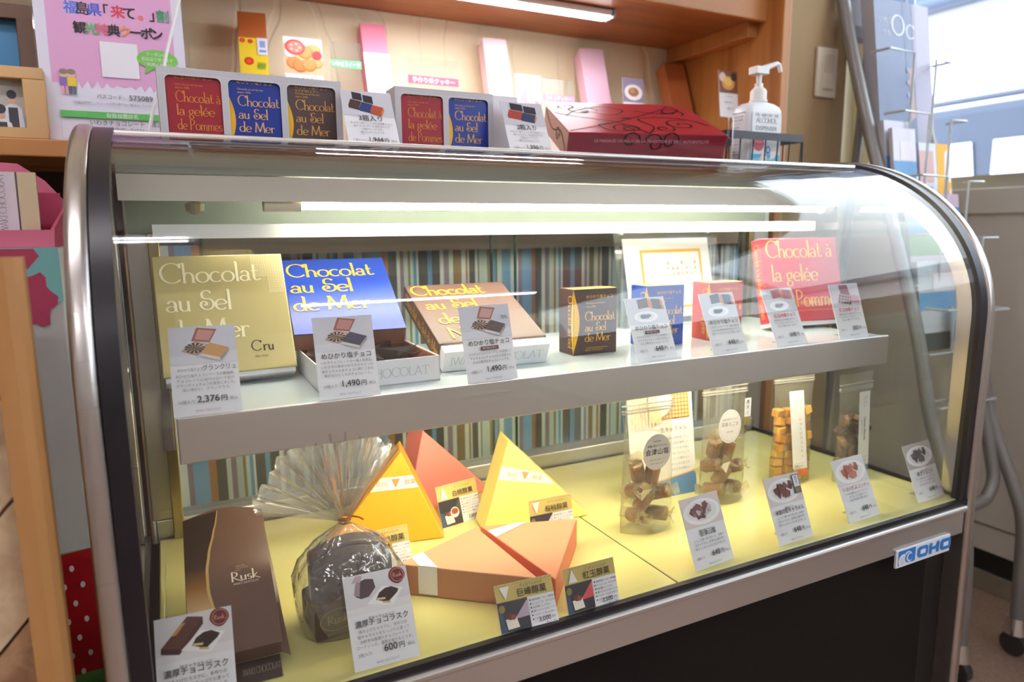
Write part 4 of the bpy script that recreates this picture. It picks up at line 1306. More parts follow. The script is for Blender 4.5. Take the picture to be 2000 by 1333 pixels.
def tri_box(label, verts, ext, mt, sidemt, band=None, bandtxt=None, bandmt=None, edge=None):
    """verts: three face corners (world), ext: thickness vector pointing away from the viewer"""
    c = sum((Vector(v_) for v_ in verts), Vector()) / 3
    lo = min(v_[2] for v_ in verts)
    t = thing('triangle_box', label, 'gift box', (c.x, c.y, min(lo, lo + ext[2])), (0, 0, 0), 'triangular gift boxes')
    m1 = MB(); m1.prism(verts, ext, sidemt, mt)
    m1.build('carton', t, True, bevel=.0015)
    if band:
        (a0, a1), (b0, b1), wd = band      # edge indices and fractions
        V3 = [Vector(v_) for v_ in verts]
        e = Vector(ext); nrm = (V3[1] - V3[0]).cross(V3[2] - V3[0]).normalized()
        if nrm.dot(e) > 0:
            nrm = -nrm
        f = lambda ed, fr_: V3[ed] + (V3[(ed + 1) % 3] - V3[ed]) * fr_
        L0, L1 = f(a0, a1 - wd), f(a0, a1 + wd); R0, R1 = f(b0, b1 + wd), f(b0, b1 - wd)
        up = nrm * .0006
        q = MB(); q.add([L0 + up, R0 + up, R1 + up, L1 + up], [(0, 1, 2, 3)], bandmt)
        if edge is not None:
            # band folds over one edge
            S0, S1 = (L0, L1) if edge == 0 else (R0, R1)
            o_ = nrm * .0006
            outw = (S0 - c); outw -= nrm * outw.dot(nrm); outw = outw.normalized() * .0008
            ee = e * .92
            q.add([S0 + o_ + outw, S1 + o_ + outw, S1 + ee + outw, S0 + ee + outw], [(0, 1, 2, 3)], bandmt)
        q.build('paper_band', t, True)
        if bandtxt:
            u_ = (R0 - L0 + R1 - L1).normalized(); mid = (L0 + L1 + R0 + R1) / 4
            v2 = nrm.cross(u_)
            p = Pr(mid, u_, v2, .0012)
            hw = (L1 - L0).length
            p.k += 1
            p.text(bandtxt[0], -.020, -.0030, .0085, K('#b9a48a'), 'C', .03); p.text(bandtxt[1], .020, -.0030, .0085, K('#b9a48a'), 'C', .03)
            p.poly([(-.006, .006), (.006, .006), (0, -.006)], K('#b98a55'))
            p.build('band_lettering', t, True)
    return t


BANDW = M('white_band', '#eee9e2', .4)
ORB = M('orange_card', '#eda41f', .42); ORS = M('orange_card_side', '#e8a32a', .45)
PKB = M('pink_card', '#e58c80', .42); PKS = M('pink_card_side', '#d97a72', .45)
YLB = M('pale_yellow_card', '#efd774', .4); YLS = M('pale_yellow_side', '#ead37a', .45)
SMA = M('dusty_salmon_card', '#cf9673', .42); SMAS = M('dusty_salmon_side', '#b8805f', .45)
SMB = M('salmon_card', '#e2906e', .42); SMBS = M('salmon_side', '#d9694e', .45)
z0 = -.4295
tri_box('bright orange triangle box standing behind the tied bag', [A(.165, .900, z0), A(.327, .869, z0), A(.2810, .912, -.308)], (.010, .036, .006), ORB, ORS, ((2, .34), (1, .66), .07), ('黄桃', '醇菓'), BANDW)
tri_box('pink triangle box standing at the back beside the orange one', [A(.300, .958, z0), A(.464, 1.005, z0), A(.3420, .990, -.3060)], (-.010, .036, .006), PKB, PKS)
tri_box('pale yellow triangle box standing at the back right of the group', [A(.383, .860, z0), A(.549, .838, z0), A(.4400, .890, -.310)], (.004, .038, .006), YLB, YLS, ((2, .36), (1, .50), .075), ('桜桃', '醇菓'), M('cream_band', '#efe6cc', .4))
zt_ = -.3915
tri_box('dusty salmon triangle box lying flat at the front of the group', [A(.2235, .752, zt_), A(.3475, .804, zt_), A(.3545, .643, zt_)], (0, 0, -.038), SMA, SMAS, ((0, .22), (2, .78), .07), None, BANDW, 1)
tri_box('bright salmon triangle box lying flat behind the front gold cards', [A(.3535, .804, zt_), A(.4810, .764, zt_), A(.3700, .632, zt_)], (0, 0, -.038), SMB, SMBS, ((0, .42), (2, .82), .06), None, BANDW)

# ------------------------------------------------------------------ zip bags


def zip_bag(label, x, y, yaw, w, h, dpt, lean=0, name='zip_bag', z=ZFL):
    t = thing(name, label, 'bag', (x, y, z), (R(-lean), 0, R(yaw)), 'clear zip bags on the bottom plate')
    m1 = MB(); nu, nv = 10, 16
    for sgn in (-1, 1):
        rows = []
        for j in range(nv + 1):
            v_ = j / nv; row = []
            for i in range(nu + 1):
                u_ = i / nu
                th = dpt * (math.sin(math.pi * u_) ** .6 if 0 < u_ < 1 else 0) * (1 - max(0, v_ - .12) / .72 if v_ < .84 else 0)
                th = max(th, .0006)
                row.append((w * (u_ - .5) * (1 - .06 * math.sin(math.pi * v_)), sgn * th / 2 + .0015 * math.sin(u_ * 9 + v_ * 7), h * v_ + .0004))
            rows.append(row)
        for j in range(nv):
            m1.strip(rows[j], rows[j + 1], FILM2)
    m1.build('film', t, smooth=True, angle=180)
    zp = MB()
    for k, zz in enumerate((.845, .865, .90)):
        zp.box((-w * .49, -.0016, h * zz), (w * .49, .0016, h * zz + .0018), glass('zip_line', '#f2f2ee', .06, .35) if 'zip_line' not in _M else _M['zip_line'])
    zp.build('zip_seal', t)
    return t


CARM = [M('caramel_a', '#8a6248', .4), M('caramel_b', '#75503c', .4), M('caramel_c', '#9a7454', .4)]
WRAPC = glass('twist_wrapper', '#f6efdc', .06, .32, '#efe3c0', .15, .8, 120)


def caramel(cx, cy, cz, ax, ay, az, k, grp, lab):
    c = thing('wrapped_caramel', lab, 'sweet', (cx, cy, cz), (ax, ay, az), grp)
    m1 = MB(); m1.tube([(0, 0, -.0150), (0, 0, .0150)], .0110, CARM[k % 3], 9)
    m1.build('caramel', c, bevel=.002)
    m1 = MB()
    for s_ in (-1, 1):
        q = [(.0112 * math.cos(a * .785), .0112 * math.sin(a * .785), s_ * .0120) for a in range(9)]
        q1 = [(.0100 * math.cos(a * .785), .0100 * math.sin(a * .785), s_ * .0162) for a in range(9)]
        q2 = [(.0035 * math.cos(a * .785), .0035 * math.sin(a * .785), s_ * .0190) for a in range(9)]
        q3 = [((.0125 + .004 * (a % 2)) * math.cos(a * .785), (.008 + .004 * (a % 2)) * math.sin(a * .785), s_ * .0270) for a in range(9)]
        m1.strip(q, q1, WRAPC); m1.strip(q1, q2, WRAPC); m1.strip(q2, q3, WRAPC)
    m1.build('twist_wrapper', c, smooth=True)
    return c


def caramel_bag(label, x, y, yaw, w, h, lab2):
    t = zip_bag(label, x, y, yaw, w, h, .044)
    rnd = random.Random(int(x * 1000))
    spots = [(-.017, .016, 78, 20), (.017, .016, 84, -25), (-.003, .038, 12, 30), (.021, .047, 70, 10), (-.020, .055, 64, -35), (.006, .077, 4, 14), (-.017, .084, 20, -20)]
    for k, (lx, lz, ax, ay) in enumerate(spots):
        caramel(x + lx * math.cos(R(yaw)), y + lx * math.sin(R(yaw)) + rnd.uniform(-.003, .003), ZFL + lz + .004, R(ax), R(ay), R(rnd.uniform(-40, 40)), k, lab2[1], lab2[0])
    return t


b1 = caramel_bag('clear zip bag of caramels with grey round label, left of the printed sheet', .6000, .765, -2, .090, .205, ('wrapped brown caramel in the bag with the grey round label', 'caramels in the left zip bag'))
p = Pr((.004, -.0165, .118), (1, 0, 0), (0, 0, 1), .0)
p.ell(0, 0, .0235, .0265, K('#cfc6bd')); p.ell(0, 0, .0222, .0250, K('#d8d0c6'))
p.text('会津山塩', 0, -.003, .0100, K('#2b2a28'), 'C', .042, bold=.0002); p.text('米飴の粒キャラメル', 0, .008, .0042, INK, 'C', .034); p.text('CARAMEL', 0, .0150, .0030, INK, 'C')
p.text('いわきチョコレート', 0, -.012, .0030, INKL, 'C'); p.text('IWAKI CHOCOLAT', 0, -.017, .0026, INKL, 'C')
p.build('round_label', b1)
b2 = caramel_bag('clear zip bag of caramels with white round label, right of the printed sheet', .7720, .795, -4, .088, .205, ('wrapped brown caramel in the bag with the white round label', 'caramels in the right zip bag'))
p = Pr((-.002, -.0165, .125), (1, 0, 0), (0, 0, 1), .0)
p.ell(0, 0, .0215, .027, K('#f5f2f0')); p.ell(0, 0, .0195, .0245, K('#e9c9c6')); p.ell(0, 0, .0188, .0235, K('#f1ece8'))
p.text('国産えごま', 0, .001, .0070, INKL, 'C', .032); p.text('米飴の粒キャラメル', 0, .010, .0038, INKL, 'C', .03); p.text('CARAMEL', 0, -.010, .0032, INKL, 'C')
p.rect(.0270, .012, .0125, .030, K('#efeef0')); p.rect(.0270, -.002, .0125, .014, K('#8f8048'))
for i, ch in enumerate('黒天く'):
    p.text(ch, .0332, .033 - i * .0085, .0075, K('#2f3550'), 'C')
p.build('round_label', b2)
# printed sheet between the two bags
sh = thing('printed_sheet', 'white printed sheet with waffle pattern standing between the caramel bags', 'sign', (.636, .845, ZFL), (R(82), 0, R(-3)))
MB().box((0, 0, -.0008), (.125, .200, 0), PAPER).build('sheet', sh)
p = Pr()
p.poly([(0, .0), (.125, .0), (.125, .036), (.0, .020)], K('#5f87b8')); p.poly([(0, .020), (.125, .036), (.125, .038), (0, .022)], K('#e8b04a'))
WF = K('#c98a4a'); WFD = K('#e8c89a')
p.poly([(.055, .125), (.118, .125), (.118, .185), (.070, .185)], WF)
for i in range(10):
    for j in range(9):
        p.k += .02
        p.poly([(.0600 + i * .0058, .128 + j * .0062), (.0640 + i * .0058, .128 + j * .0062), (.0640 + i * .0058, .1322 + j * .0062), (.0600 + i * .0058, .1322 + j * .0062)], WFD)
p.ell(.058, .160, .022, .028, PAPER)
for i in range(8):
    p.rect(.004 + i * .0062, .118, .003, .055, K('#e6c9a8'))
p.rect(.036, .125, .022, .026, K('#d9c79c'))
p.build('waffle_print', sh)
p = Pr(lift=.0024)
p.text('山', .043, .139, .0095, INK, 'C'); p.text('塩', .048, .128, .0095, INK, 'C')
p.text('生キャラメル', .110, .106, .0095, INK, 'R', .052)
for i, s_ in enumerate(('1　濃厚な自然派ナチュ', '会津の山塩を使用した', 'キャラメルを入念に', '炊いたからこそ', 'どこか懐かしい', 'おいしさに仕上げ', 'まろやかな味わい')):
    p.text(s_, .112, .093 - i * .0085, .0048, INKL, 'R')
p.text('Aizu', .050, .012, .0075, PAPER)
p.build('lettering', sh)

# biscotti bag and blond biscuit bag
bb = zip_bag('clear zip bag of orange biscotti cubes with a long white label', .9330, .802, -6, .086, .205, .040)
rnd = random.Random(4)
BIS = [M('biscotti_a', '#dcae54', .6), M('biscotti_b', '#c9923e', .6), M('biscotti_c', '#b57c3c', .6)]
for row in range(9):
    for col in range(4):
        lx = -.0285 + .0185 * col + rnd.uniform(-.001, .001)
        yy = rnd.uniform(-.005, .004)
        o = bpy.data.objects
        c = MB(); s_ = .0066
        c.box((-.0082, -s_, -s_), (.0082, s_, s_), BIS[rnd.randrange(3)])
        ob = c.build('biscotti_cube', None, bevel=.0012)
        ob.location = (.9330 + lx * math.cos(R(-6)), .802 + yy + lx * math.sin(R(-6)), ZFL + .0085 + row * .0142)
        ob.rotation_euler = (R(rnd.uniform(-10, 10)), R(rnd.uniform(-14, 14)), R(-6 + rnd.uniform(-12, 12)))
        tag(ob, 'orange biscotti cube inside the zip bag with the orange-ended label', 'biscuit', 'biscotti cubes in the zip bag')
p = Pr((-.010, -.0200, .015), (1, 0, 0), (-.10, .03, 1), .0)
p.rect(0, .012, .030, .135, K('#f1efec')); p.rect(0, .0, .030, .0120, K('#d9703a'))
for i, ch in enumerate('トマトビスコッティ'):
    p.text(ch, .020, .095 - i * .0078, .0060, INKL, 'C')
p.disp('C', .012, .128, .008, INKL); p.rect(.003, .022, .022, .0004, INKL); p.text('名称　焼菓子', .004, .016, .0030, INKL)
p.build('long_label', bb)
gb = zip_bag('clear zip bag of pale brown biscuits with a long grey label, far right', 1.0350, .762, 2, .088, .185, .036)
rnd = random.Random(9)
GBM = [M('biscuit_a', '#8a7058', .6), M('biscuit_b', '#75604e', .6), M('biscuit_c', '#5f4d45', .5)]
for row in range(6):
    for col in range(3):
        lx = -.025 + .024 * col + rnd.uniform(-.003, .003)
        c = MB(); c.lathe([(.004, -.006), (.011, -.004), (.0125, .0), (.010, .005), (.003, .008)], GBM[rnd.randrange(3)], seg=9)
        ob = c.build('biscuit', None, smooth=True)
        ob.location = (1.035 + lx, .762 + rnd.uniform(-.004, .004), ZFL + .014 + row * .0185)
        ob.rotation_euler = (R(rnd.uniform(0, 90)), R(rnd.uniform(0, 60)), rnd.uniform(0, 3))
        tag(ob, 'pale brown biscuit inside the far right zip bag', 'biscuit', 'pale biscuits in the zip bag')
p = Pr((-.008, -.0185, .018), (1, 0, 0), (-.02, .03, 1), .0)
p.rect(0, .010, .028, .128, K('#e4e2da')); p.rect(0, .0, .028, .010, K('#5f8a96'))
p.text('Gâteau Blonde', .0135, .094, .0068, INK, 'L', .066, bold=.0002, rot=R(-90)); p.text('焼きショコラ', .0060, .090, .0048, K('#4d8a86'), 'L', rot=R(-90))
p.disp('C', .012, .120, .008, INKL); p.disp('C', .012, .112, .008, INKL); p.rect(.002, .024, .024, .0004, INKL); p.text('名称　焼菓子', .004, .017, .0030, INKL); p.text('内容量　80g', .004, .012, .0030, INKL)
p.build('long_label', gb)

# ------------------------------------------------------------------ on top of the case
ZD = Z0 + .106
LACEC = M('silver_grey_card', '#d5d3d6', .45)


def window_box(label, x, y, yaw, packs, gap=.0085):
    pw, ph_, dp = .0640, .0935, .042
    n = len(packs); w = n * (pw + gap) + gap; h = .096
    t = thing('window_gift_box', label, 'gift box', (x, y, ZD), (0, 0, R(yaw)), 'white window boxes on top of the case')
    m1 = MB()
    fz0, fz1 = .006, .0865
    m1.box((0, .0015, 0), (w, dp, .0015), LACEC); m1.box((0, .0015, h - .0015), (w, dp, h), LACEC); m1.box((0, dp - .0015, .0015), (w, dp, h - .0015), LACEC)
    m1.box((0, .0015, .0015), (.0015, dp - .0015, h - .0015), LACEC); m1.box((w - .0015, .0015, .0015), (w, dp - .0015, h - .0015), LACEC)
    m1.box((0, 0, 0), (w, .0015, fz0), LACEC); m1.box((0, 0, fz1), (w, .0015, h), LACEC)
    for i in range(n + 1):
        xx = i * (pw + gap)
        m1.box((xx, 0, fz0), (xx + gap, .0015, fz1), LACEC)
    # rounded upper corners of each window
    for i in range(n):
        xl = gap + i * (pw + gap); xr = xl + pw; r_ = .006
        m1.prism([(xl, 0, fz1), (xl, 0, fz1 - r_)] + [(xl + r_ - r_ * math.cos(R(a)), 0, fz1 - r_ + r_ * math.sin(R(a))) for a in range(0, 91, 18)], (0, .0015, 0), LACEC)
        m1.prism([(xr, 0, fz1), (xr, 0, fz1 - r_)] + [(xr - r_ + r_ * math.cos(R(a)), 0, fz1 - r_ + r_ * math.sin(R(a))) for a in range(0, 91, 18)], (0, .0015, 0), LACEC)
    m1.build('sleeve', t)
    p = Pr((0, 0, 0), (1, 0, 0), (0, 0, 1))
    LP = K('#c6c3c8')
    lace(p, .002, .088, w - .004, .0075, 56, 2, LP)
    for i in range(n + 1):
        lace(p, i * (pw + gap) + .0008, .004, gap - .0016, .082, 2, 24, LP)
    p.build('lace_print', t)
    for i, (mt, ink_, lines, jp, leaf) in enumerate(packs):
        xl = gap + i * (pw + gap) - .003
        b_ = MB().box((xl, .0035, .002), (xl + pw + .006, dp - .003, .0935), mt).build('inner_pack', t, bevel=.0006)
        q = Pr((xl + .003, .0035, 0), (1, 0, 0), (0, 0, 1))
        if leaf:
            q.poly([(0, .001)] + [(pw * .11 * math.sin(math.pi * k / 12), .008 + .060 * k / 12) for k in range(1, 12)] + [(0, .068)], YEL)
        for s_, yy in lines:
            q.disp(s_, pw * .17, yy, .0130, ink_, 'L', .12, .05, pw * .81)
        q.text(jp, pw * .17, .0835, .0062, ink_, 'L', pw * .66)
        if 'ビター' in jp or mt.name.startswith('dark_brown'):
            q.text('カカオ70% ビター', pw * .17, .0790, .0040, ink_, 'L', pw * .6)
        q.text('Chocolat au sel de mer', pw * .17, .0755, .0034, ink_, 'L'); q.text('depuis 2006', pw * .17, .0715, .0034, ink_, 'L')
        q.build('pack_lettering', b_)
    return t


L3 = [('Chocolat', .0560), ('au Sel', .0400), ('de Mer', .0235)]
L3r = [('Chocolat à', .0560), ('la gelée', .0400), ('de Pommes', .0225)]
REDP = (M('deep_red_pack', '#9c2230', .3), K('#d98a3a'), L3r, '紅玉林檎チョコ', False)
BLUP = (M('royal_blue_pack', '#16348f', .3), K('#e6b070'), L3, 'めひかり塩チョコ', True)
BROP = (DBROWN, K('#d9a04c'), L3, 'めひかり塩チョコ', True)
window_box('white window box showing three packs, red, blue and brown, on top of the case', .0135, .985, 1.0, [REDP, BLUP, BROP])
window_box('white window box showing two packs, red and blue, on top of the case', .3140, .985, 0, [REDP, BLUP])


def pic_set(cols):
    def f(p, x, y, w, h):
        p.rect(x, y, w, h, K('#cdccd2'))
        q = lambda pts, c: p.poly([(x + a * w, y + b * h) for a, b in pts], K(c))
        n = len(cols)
        for i, c in enumerate(cols):
            a = .12 + i * (.62 / n); d_ = .62 / n; o = -.10 * i
            q([(a, .42 + o), (a + .06, .66 + o), (a + .06 + d_, .58 + o), (a + d_, .34 + o)], c)
            q([(a, .30 + o), (a, .42 + o), (a + d_, .34 + o), (a + d_, .22 + o)], c)
            if i < n - 1 or n == 2:
                q([(a + .10, .66 + o), (a + .10, .95 + o), (a + .08 + d_, .90 + o), (a + .08 + d_, .60 + o)], '#3b3238')
        e = .74; o = -.10 * (n - 1)
        q([(e, .22 + o), (e, .34 + o), (e + .06, .58 + o), (e + .07, .44 + o)], '#c9854a')
    return f


def lean_card(label, x, y, z, yaw, tilt, cols, head, price):
    return price_card(label, x, y, z, yaw, tilt, pic_set(cols), head, BODY['set'], '小箱セット', price, W=.070, H=.0935, group='leaning cards on top of the case', holder=False, note='', hs=.0098)


lean_card('card reading 1,944 yen leaning between the two white window boxes', .2330, .930, ZD, 0, 62, ['#4a3a36', '#2f3f6c', '#b5513c'], '3箱入り', '1,944')
lean_card('card reading 1,296 yen leaning beside the red gift box', .4700, .930, ZD, -1, 64, ['#a5443a', '#39415c'], '2箱入り', '1,296')
# white blank end of a carton behind the 1,296 card
wb = thing('white_carton', 'plain white carton standing behind the 1,296 yen card', 'box', (.462, 1.00, ZD), (0, 0, R(0)))
MB().box((0, 0, 0), (.055, .045, .098), M('plain_white_card', '#e9e2e4', .5)).build('carton', wb, bevel=.001)

# red lacquer-look gift box with black swirls
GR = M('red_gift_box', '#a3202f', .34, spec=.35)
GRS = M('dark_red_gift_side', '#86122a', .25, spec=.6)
gft = thing('red_gift_box', 'wide red gift box with black swirls, tilted up on top of the case', 'gift box', (.575, .950, ZD + .001), (R(23), 0, R(-16)))
w, d, h = .262, .195, .042
m1 = MB()
ch = .028
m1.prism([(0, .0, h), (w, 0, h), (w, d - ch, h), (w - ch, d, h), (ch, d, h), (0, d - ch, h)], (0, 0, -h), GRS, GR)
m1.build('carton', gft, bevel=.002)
p = Pr((0, 0, h))
SWI = K('#1c0c10', .5, .2)


def swirl(p, cx, cy, r_, a0, turns, dirn=1, wd=.0034):
    path = []
    for k in range(28):
        t_ = k / 27
        rr = r_ * (1 - t_ * .86)
        a = R(a0) + dirn * t_ * turns * 2 * math.pi
        path.append((cx + rr * math.cos(a), cy + rr * math.sin(a)))
    p.k += .3
    p.stroke(path, wd * .6, wd, SWI)


def curve(p, pts, wd=.0032):
    out = []
    for i in range(len(pts) - 1):
        p0 = pts[max(i - 1, 0)]; p1 = pts[i]; p2 = pts[i + 1]; p3 = pts[min(i + 2, len(pts) - 1)]
        for k in range(8):
            t_ = k / 8
            out.append(tuple(.5 * (2 * p1[j] + (p2[j] - p0[j]) * t_ + (2 * p0[j] - 5 * p1[j] + 4 * p2[j] - p3[j]) * t_ ** 2 + (3 * p1[j] - p0[j] - 3 * p2[j] + p3[j]) * t_ ** 3) for j in (0, 1)))
    out.append(pts[-1])
    p.k += .3
    p.stroke(out, wd * .7, wd, SWI)


curve(p, [(.004, .010), (.04, .03), (.11, .075), (.19, .14), (.225, .175)], .003)
curve(p, [(.02, .10), (.05, .14), (.10, .165), (.13, .14), (.10, .11), (.07, .13)])
curve(p, [(.09, .06), (.06, .045), (.075, .012), (.11, .018), (.10, .045)])
curve(p, [(.13, .0), (.15, .04), (.14, .085), (.19, .10), (.235, .08), (.25, .05)])
curve(p, [(.13, .0), (.10, .06), (.03, .10), (.004, .12)])
curve(p, [(.15, .14), (.20, .125), (.235, .15), (.22, .18)])
for a in ((.055, .135, .030, 0, 1.3, 1), (.105, .028, .026, 200, 1.4, -1), (.205, .055, .030, 60, 1.4, 1), (.215, .135, .024, 300, 1.3, 1), (.165, .030, .018, 20, 1.2, -1), (.030, .160, .020, 90, 1.3, -1)):
    swirl(p, *a)
for cx, cy in ((.06, .128), (.20, .128), (.12, .09)):
    p.poly([(cx - .012, cy - .003), (cx, cy + .003), (cx + .012, cy + .001), (cx, cy - .005)], SWI)
p.build('swirl_print', gft)
p = Pr((0, 0, h), lift=.0012)
p.text('IWAKI CHOCOLAT', w * .42, d * .60, .0070, K('#c98a94'), 'C', w * .30)
p.build('lid_lettering', gft)
p = Pr((0, 0, 0), (1, 0, 0), (0, 0, 1))
for a in ((.10, .030, .016, 0, 1.1, 1), (.14, .026, .018, 180, 1.2, -1), (.165, .03, .016, 0, 1.2, 1)):
    swirl(p, *a, wd=.0026)
p.k += 1
p.text('LE MARIAGE HEUREUX DE LA TRADITION ET DE L\' AUTHENTICITÉ', w * .52, h * .66, .0066, K('#d9a0a8'), 'C', w * .72)
p.build('front_lettering', gft)
p = Pr((0, d - ch, 0), (0, -1, 0), (0, 0, 1))
curve(p, [(.01, .038), (.06, .020), (.12, .030), (.160, .004)]); swirl(p, .10, .020, .014, 0, 1.2)
p.build('side_swirls', gft)
MB().prism([(.05, .149, -.0005), (w - .05, .149, -.0005), (w - .05, .18, -.0005), (.05, .18, -.0005)], (0, -.0225, -.0525), M('gift_prop', '#7a1022', .5)).build('folded_prop', gft)

# hand sanitiser bottle
SAN = M('milky_plastic', '#eceff2', .3)
bt = thing('sanitiser_bottle', 'white pump bottle of alcohol hand sanitiser standing in the black wire basket', 'bottle', (1.020, .996, ZD))
m1 = MB(); rings = []
bw, bd_ = .045, .0225
for z_, s_ in ((0.0005, .94), (.004, 1), (.098, 1.0), (.108, .97), (.115, .88), (.1205, .70), (.123, .44), (.124, .30)):
    ring = []
    for k in range(40):
        a = 2 * math.pi * k / 40; cs, sn = math.cos(a), math.sin(a)
        e_ = .32 if z_ < .12 else .32 + .68 * min(1, (z_ - .12) / .004)
        sy_ = s_ if z_ < .1151 else max(s_, .62)
        ring.append((bw * s_ * abs(cs) ** e_ * (1 if cs > 0 else -1), bd_ * sy_ * abs(sn) ** e_ * (1 if sn > 0 else -1), z_))
    rings.append(ring)
for i in range(len(rings) - 1):
    m1.strip(rings[i], rings[i + 1], SAN, closed=True)
m1.add(rings[0], [tuple(reversed(range(40)))], SAN); m1.add(rings[-1], [tuple(range(40))], SAN)
m1.build('body', bt, smooth=True, angle=60)
m1 = MB().lathe([(.0145, .123), (.0165, .1245), (.0165, .1275), (.0150, .128), (.0150, .143), (.0135, .146), (.0095, .150), (.0075, .152), (.0075, .158)], WHITEP, seg=30)
m1.build('collar', bt, smooth=True)
m1 = MB().tube([(0, 0, .157), (0, 0, .175)], [.0045, .0055], WHITEP, 16)
m1.build('stem', bt, smooth=True)
m1 = MB()
m1.prism([(-.016, -.011, .174), (.014, -.011, .174), (.016, 0, .174), (.014, .011, .174), (-.016, .011, .174)], (0, 0, .013), WHITEP)
m1.tube([(.004, 0, .183), (.030, 0, .1925), (.0445, 0, .1975), (.0495, 0, .1955), (.053, 0, .187), (.0545, 0, .183)], [.0062, .0050, .0042, .0042, .0038, .0036], WHITEP, 12)
m1.build('pump_head', bt, smooth=True, bevel=.0035, seg=3)
p = Pr((-.036, -bd_, .004), (1, 0, 0), (0, 0, 1), .0008)
p.rect(0, 0, .072, .099, K('#eef0f2'))
p.rect(.0, .004, .072, .020, K('#49b5dd')); p.poly([(.0, .004), (.072, .004), (.072, .012), (.03, .02), (0, .014)], K('#8fd4ea'))
p.text('手指・皮膚の洗浄・消毒', .036, .0915, .0060, INKL, 'C', .058)
p.disp('ALCOHOL', .036, .0800, .0090, K('#7d858f'), 'C', .13, .06, .052)
p.text('DISPENSER', .036, .0665, .0112, K('#7d858f'), 'C', .054)
p.ell(.018, .043, .0135, .0135, K('#e2707e')); p.rect(.010, .044, .016, .002, K('#f0c0c6')); p.ell(.042, .032, .006, .0075, K('#3f77c2')); p.ell(.042, .0325, .0035, .0045, K('#cfe0f2'))
p.poly([(.046, .014), (.060, .018), (.064, .034), (.058, .036), (.050, .028)], K('#f2f2ea')); p.poly([(.020, .012), (.036, .010), (.040, .020), (.026, .026)], K('#f2e4d8'))
p.build('front_label', bt)
q = Pr((-bw, bd_ * .8, .0), (0, -1, 0), (0, 0, 1), .0006)
q.rect(.002, .1015, .032, .0012, K('#33373d'))
for i in range(15):
    q.text(['使用上の注意', '手指の消毒用', 'アルコール', '火気厳禁', '有効成分'][i % 5], .004, .094 - i * .0062, .0040, INKL, 'L', .026)
q.build('side_label', bt)

# black wire basket around the bottle
bk = thing('wire_basket', 'black metal wire basket holder around the sanitiser bottle', 'basket', (.985, .985, ZD))
x0, x1, y0, y1 = -.088, .100, -.040, .052
zb0, zb1 = .049, .0625
m1 = MB()
m1.box((x0, y0 - .001, zb0), (x1, y0 + .001, zb1), BLACKM); m1.box((x0, y1 - .001, zb0), (x1, y1 + .001, zb1), BLACKM)
m1.box((x0 - .001, y0, zb0), (x0 + .001, y1, zb1), BLACKM); m1.box((x1 - .001, y0, zb0), (x1 + .001, y1, zb1), BLACKM)
m1.build('rim_band', bk)
for x in [x0 + .003 + i * (x1 - x0 - .006) / 6 for i in range(7)]:
    MB().tube([(x, y0, zb0 + .002), (x, y0 + .002, .0025), (x, y1 - .002, .0025), (x, y1, zb0 + .002)], .0015, BLACKM, 6).build('wire', bk)
for y in (y0, (y0 + y1) / 2, y1):
    MB().tube([(x0, y, zb0 + .002), (x0, y, .0040), (x1, y, .0040), (x1, y, zb0 + .002)], .0015, BLACKM, 6).build('wire', bk)
MB().tube([(x0 + .010, y0 - .003, .001), (x0 + .010, y0 - .003, .075), (x0 + .008, y0 - .003, .082)], .0016, CHROME, 8).build('clip', bk)

# thin white cord
m1 = MB().tube([(.060, 1.12, Z0 + .42), (.052, 1.115, Z0 + .32), (.030, 1.11, Z0 + .245), (.018, 1.108, Z0 + .195), (.008, 1.105, Z0 + .17), (-.001, 1.10, Z0 + .135), (-.004, 1.085, Z0 + .1095), (-.002, 1.02, Z0 + .1085)], .0022, WHITEP, 8)
tag(m1.build('cord', smooth=True), 'thin white cord hanging in front of the coupon poster', 'cord')

# ------------------------------------------------------------------ things on the pine ledge
def tall_box(label, x, yaw, w, d, til, mt, sidemt, deco, y=1.44):
    t = thing('tall_box', label, 'box', (x, y, LZ), (R(til), 0, R(yaw)), 'tall boxes leaning on the cream wall')
    th = .042
    MB().box((0, 0, -th), (w, d, 0), mt).build('carton', t, bevel=.001)
    p = Pr(); deco(p, w, d); p.build('front_print', t)
    return t


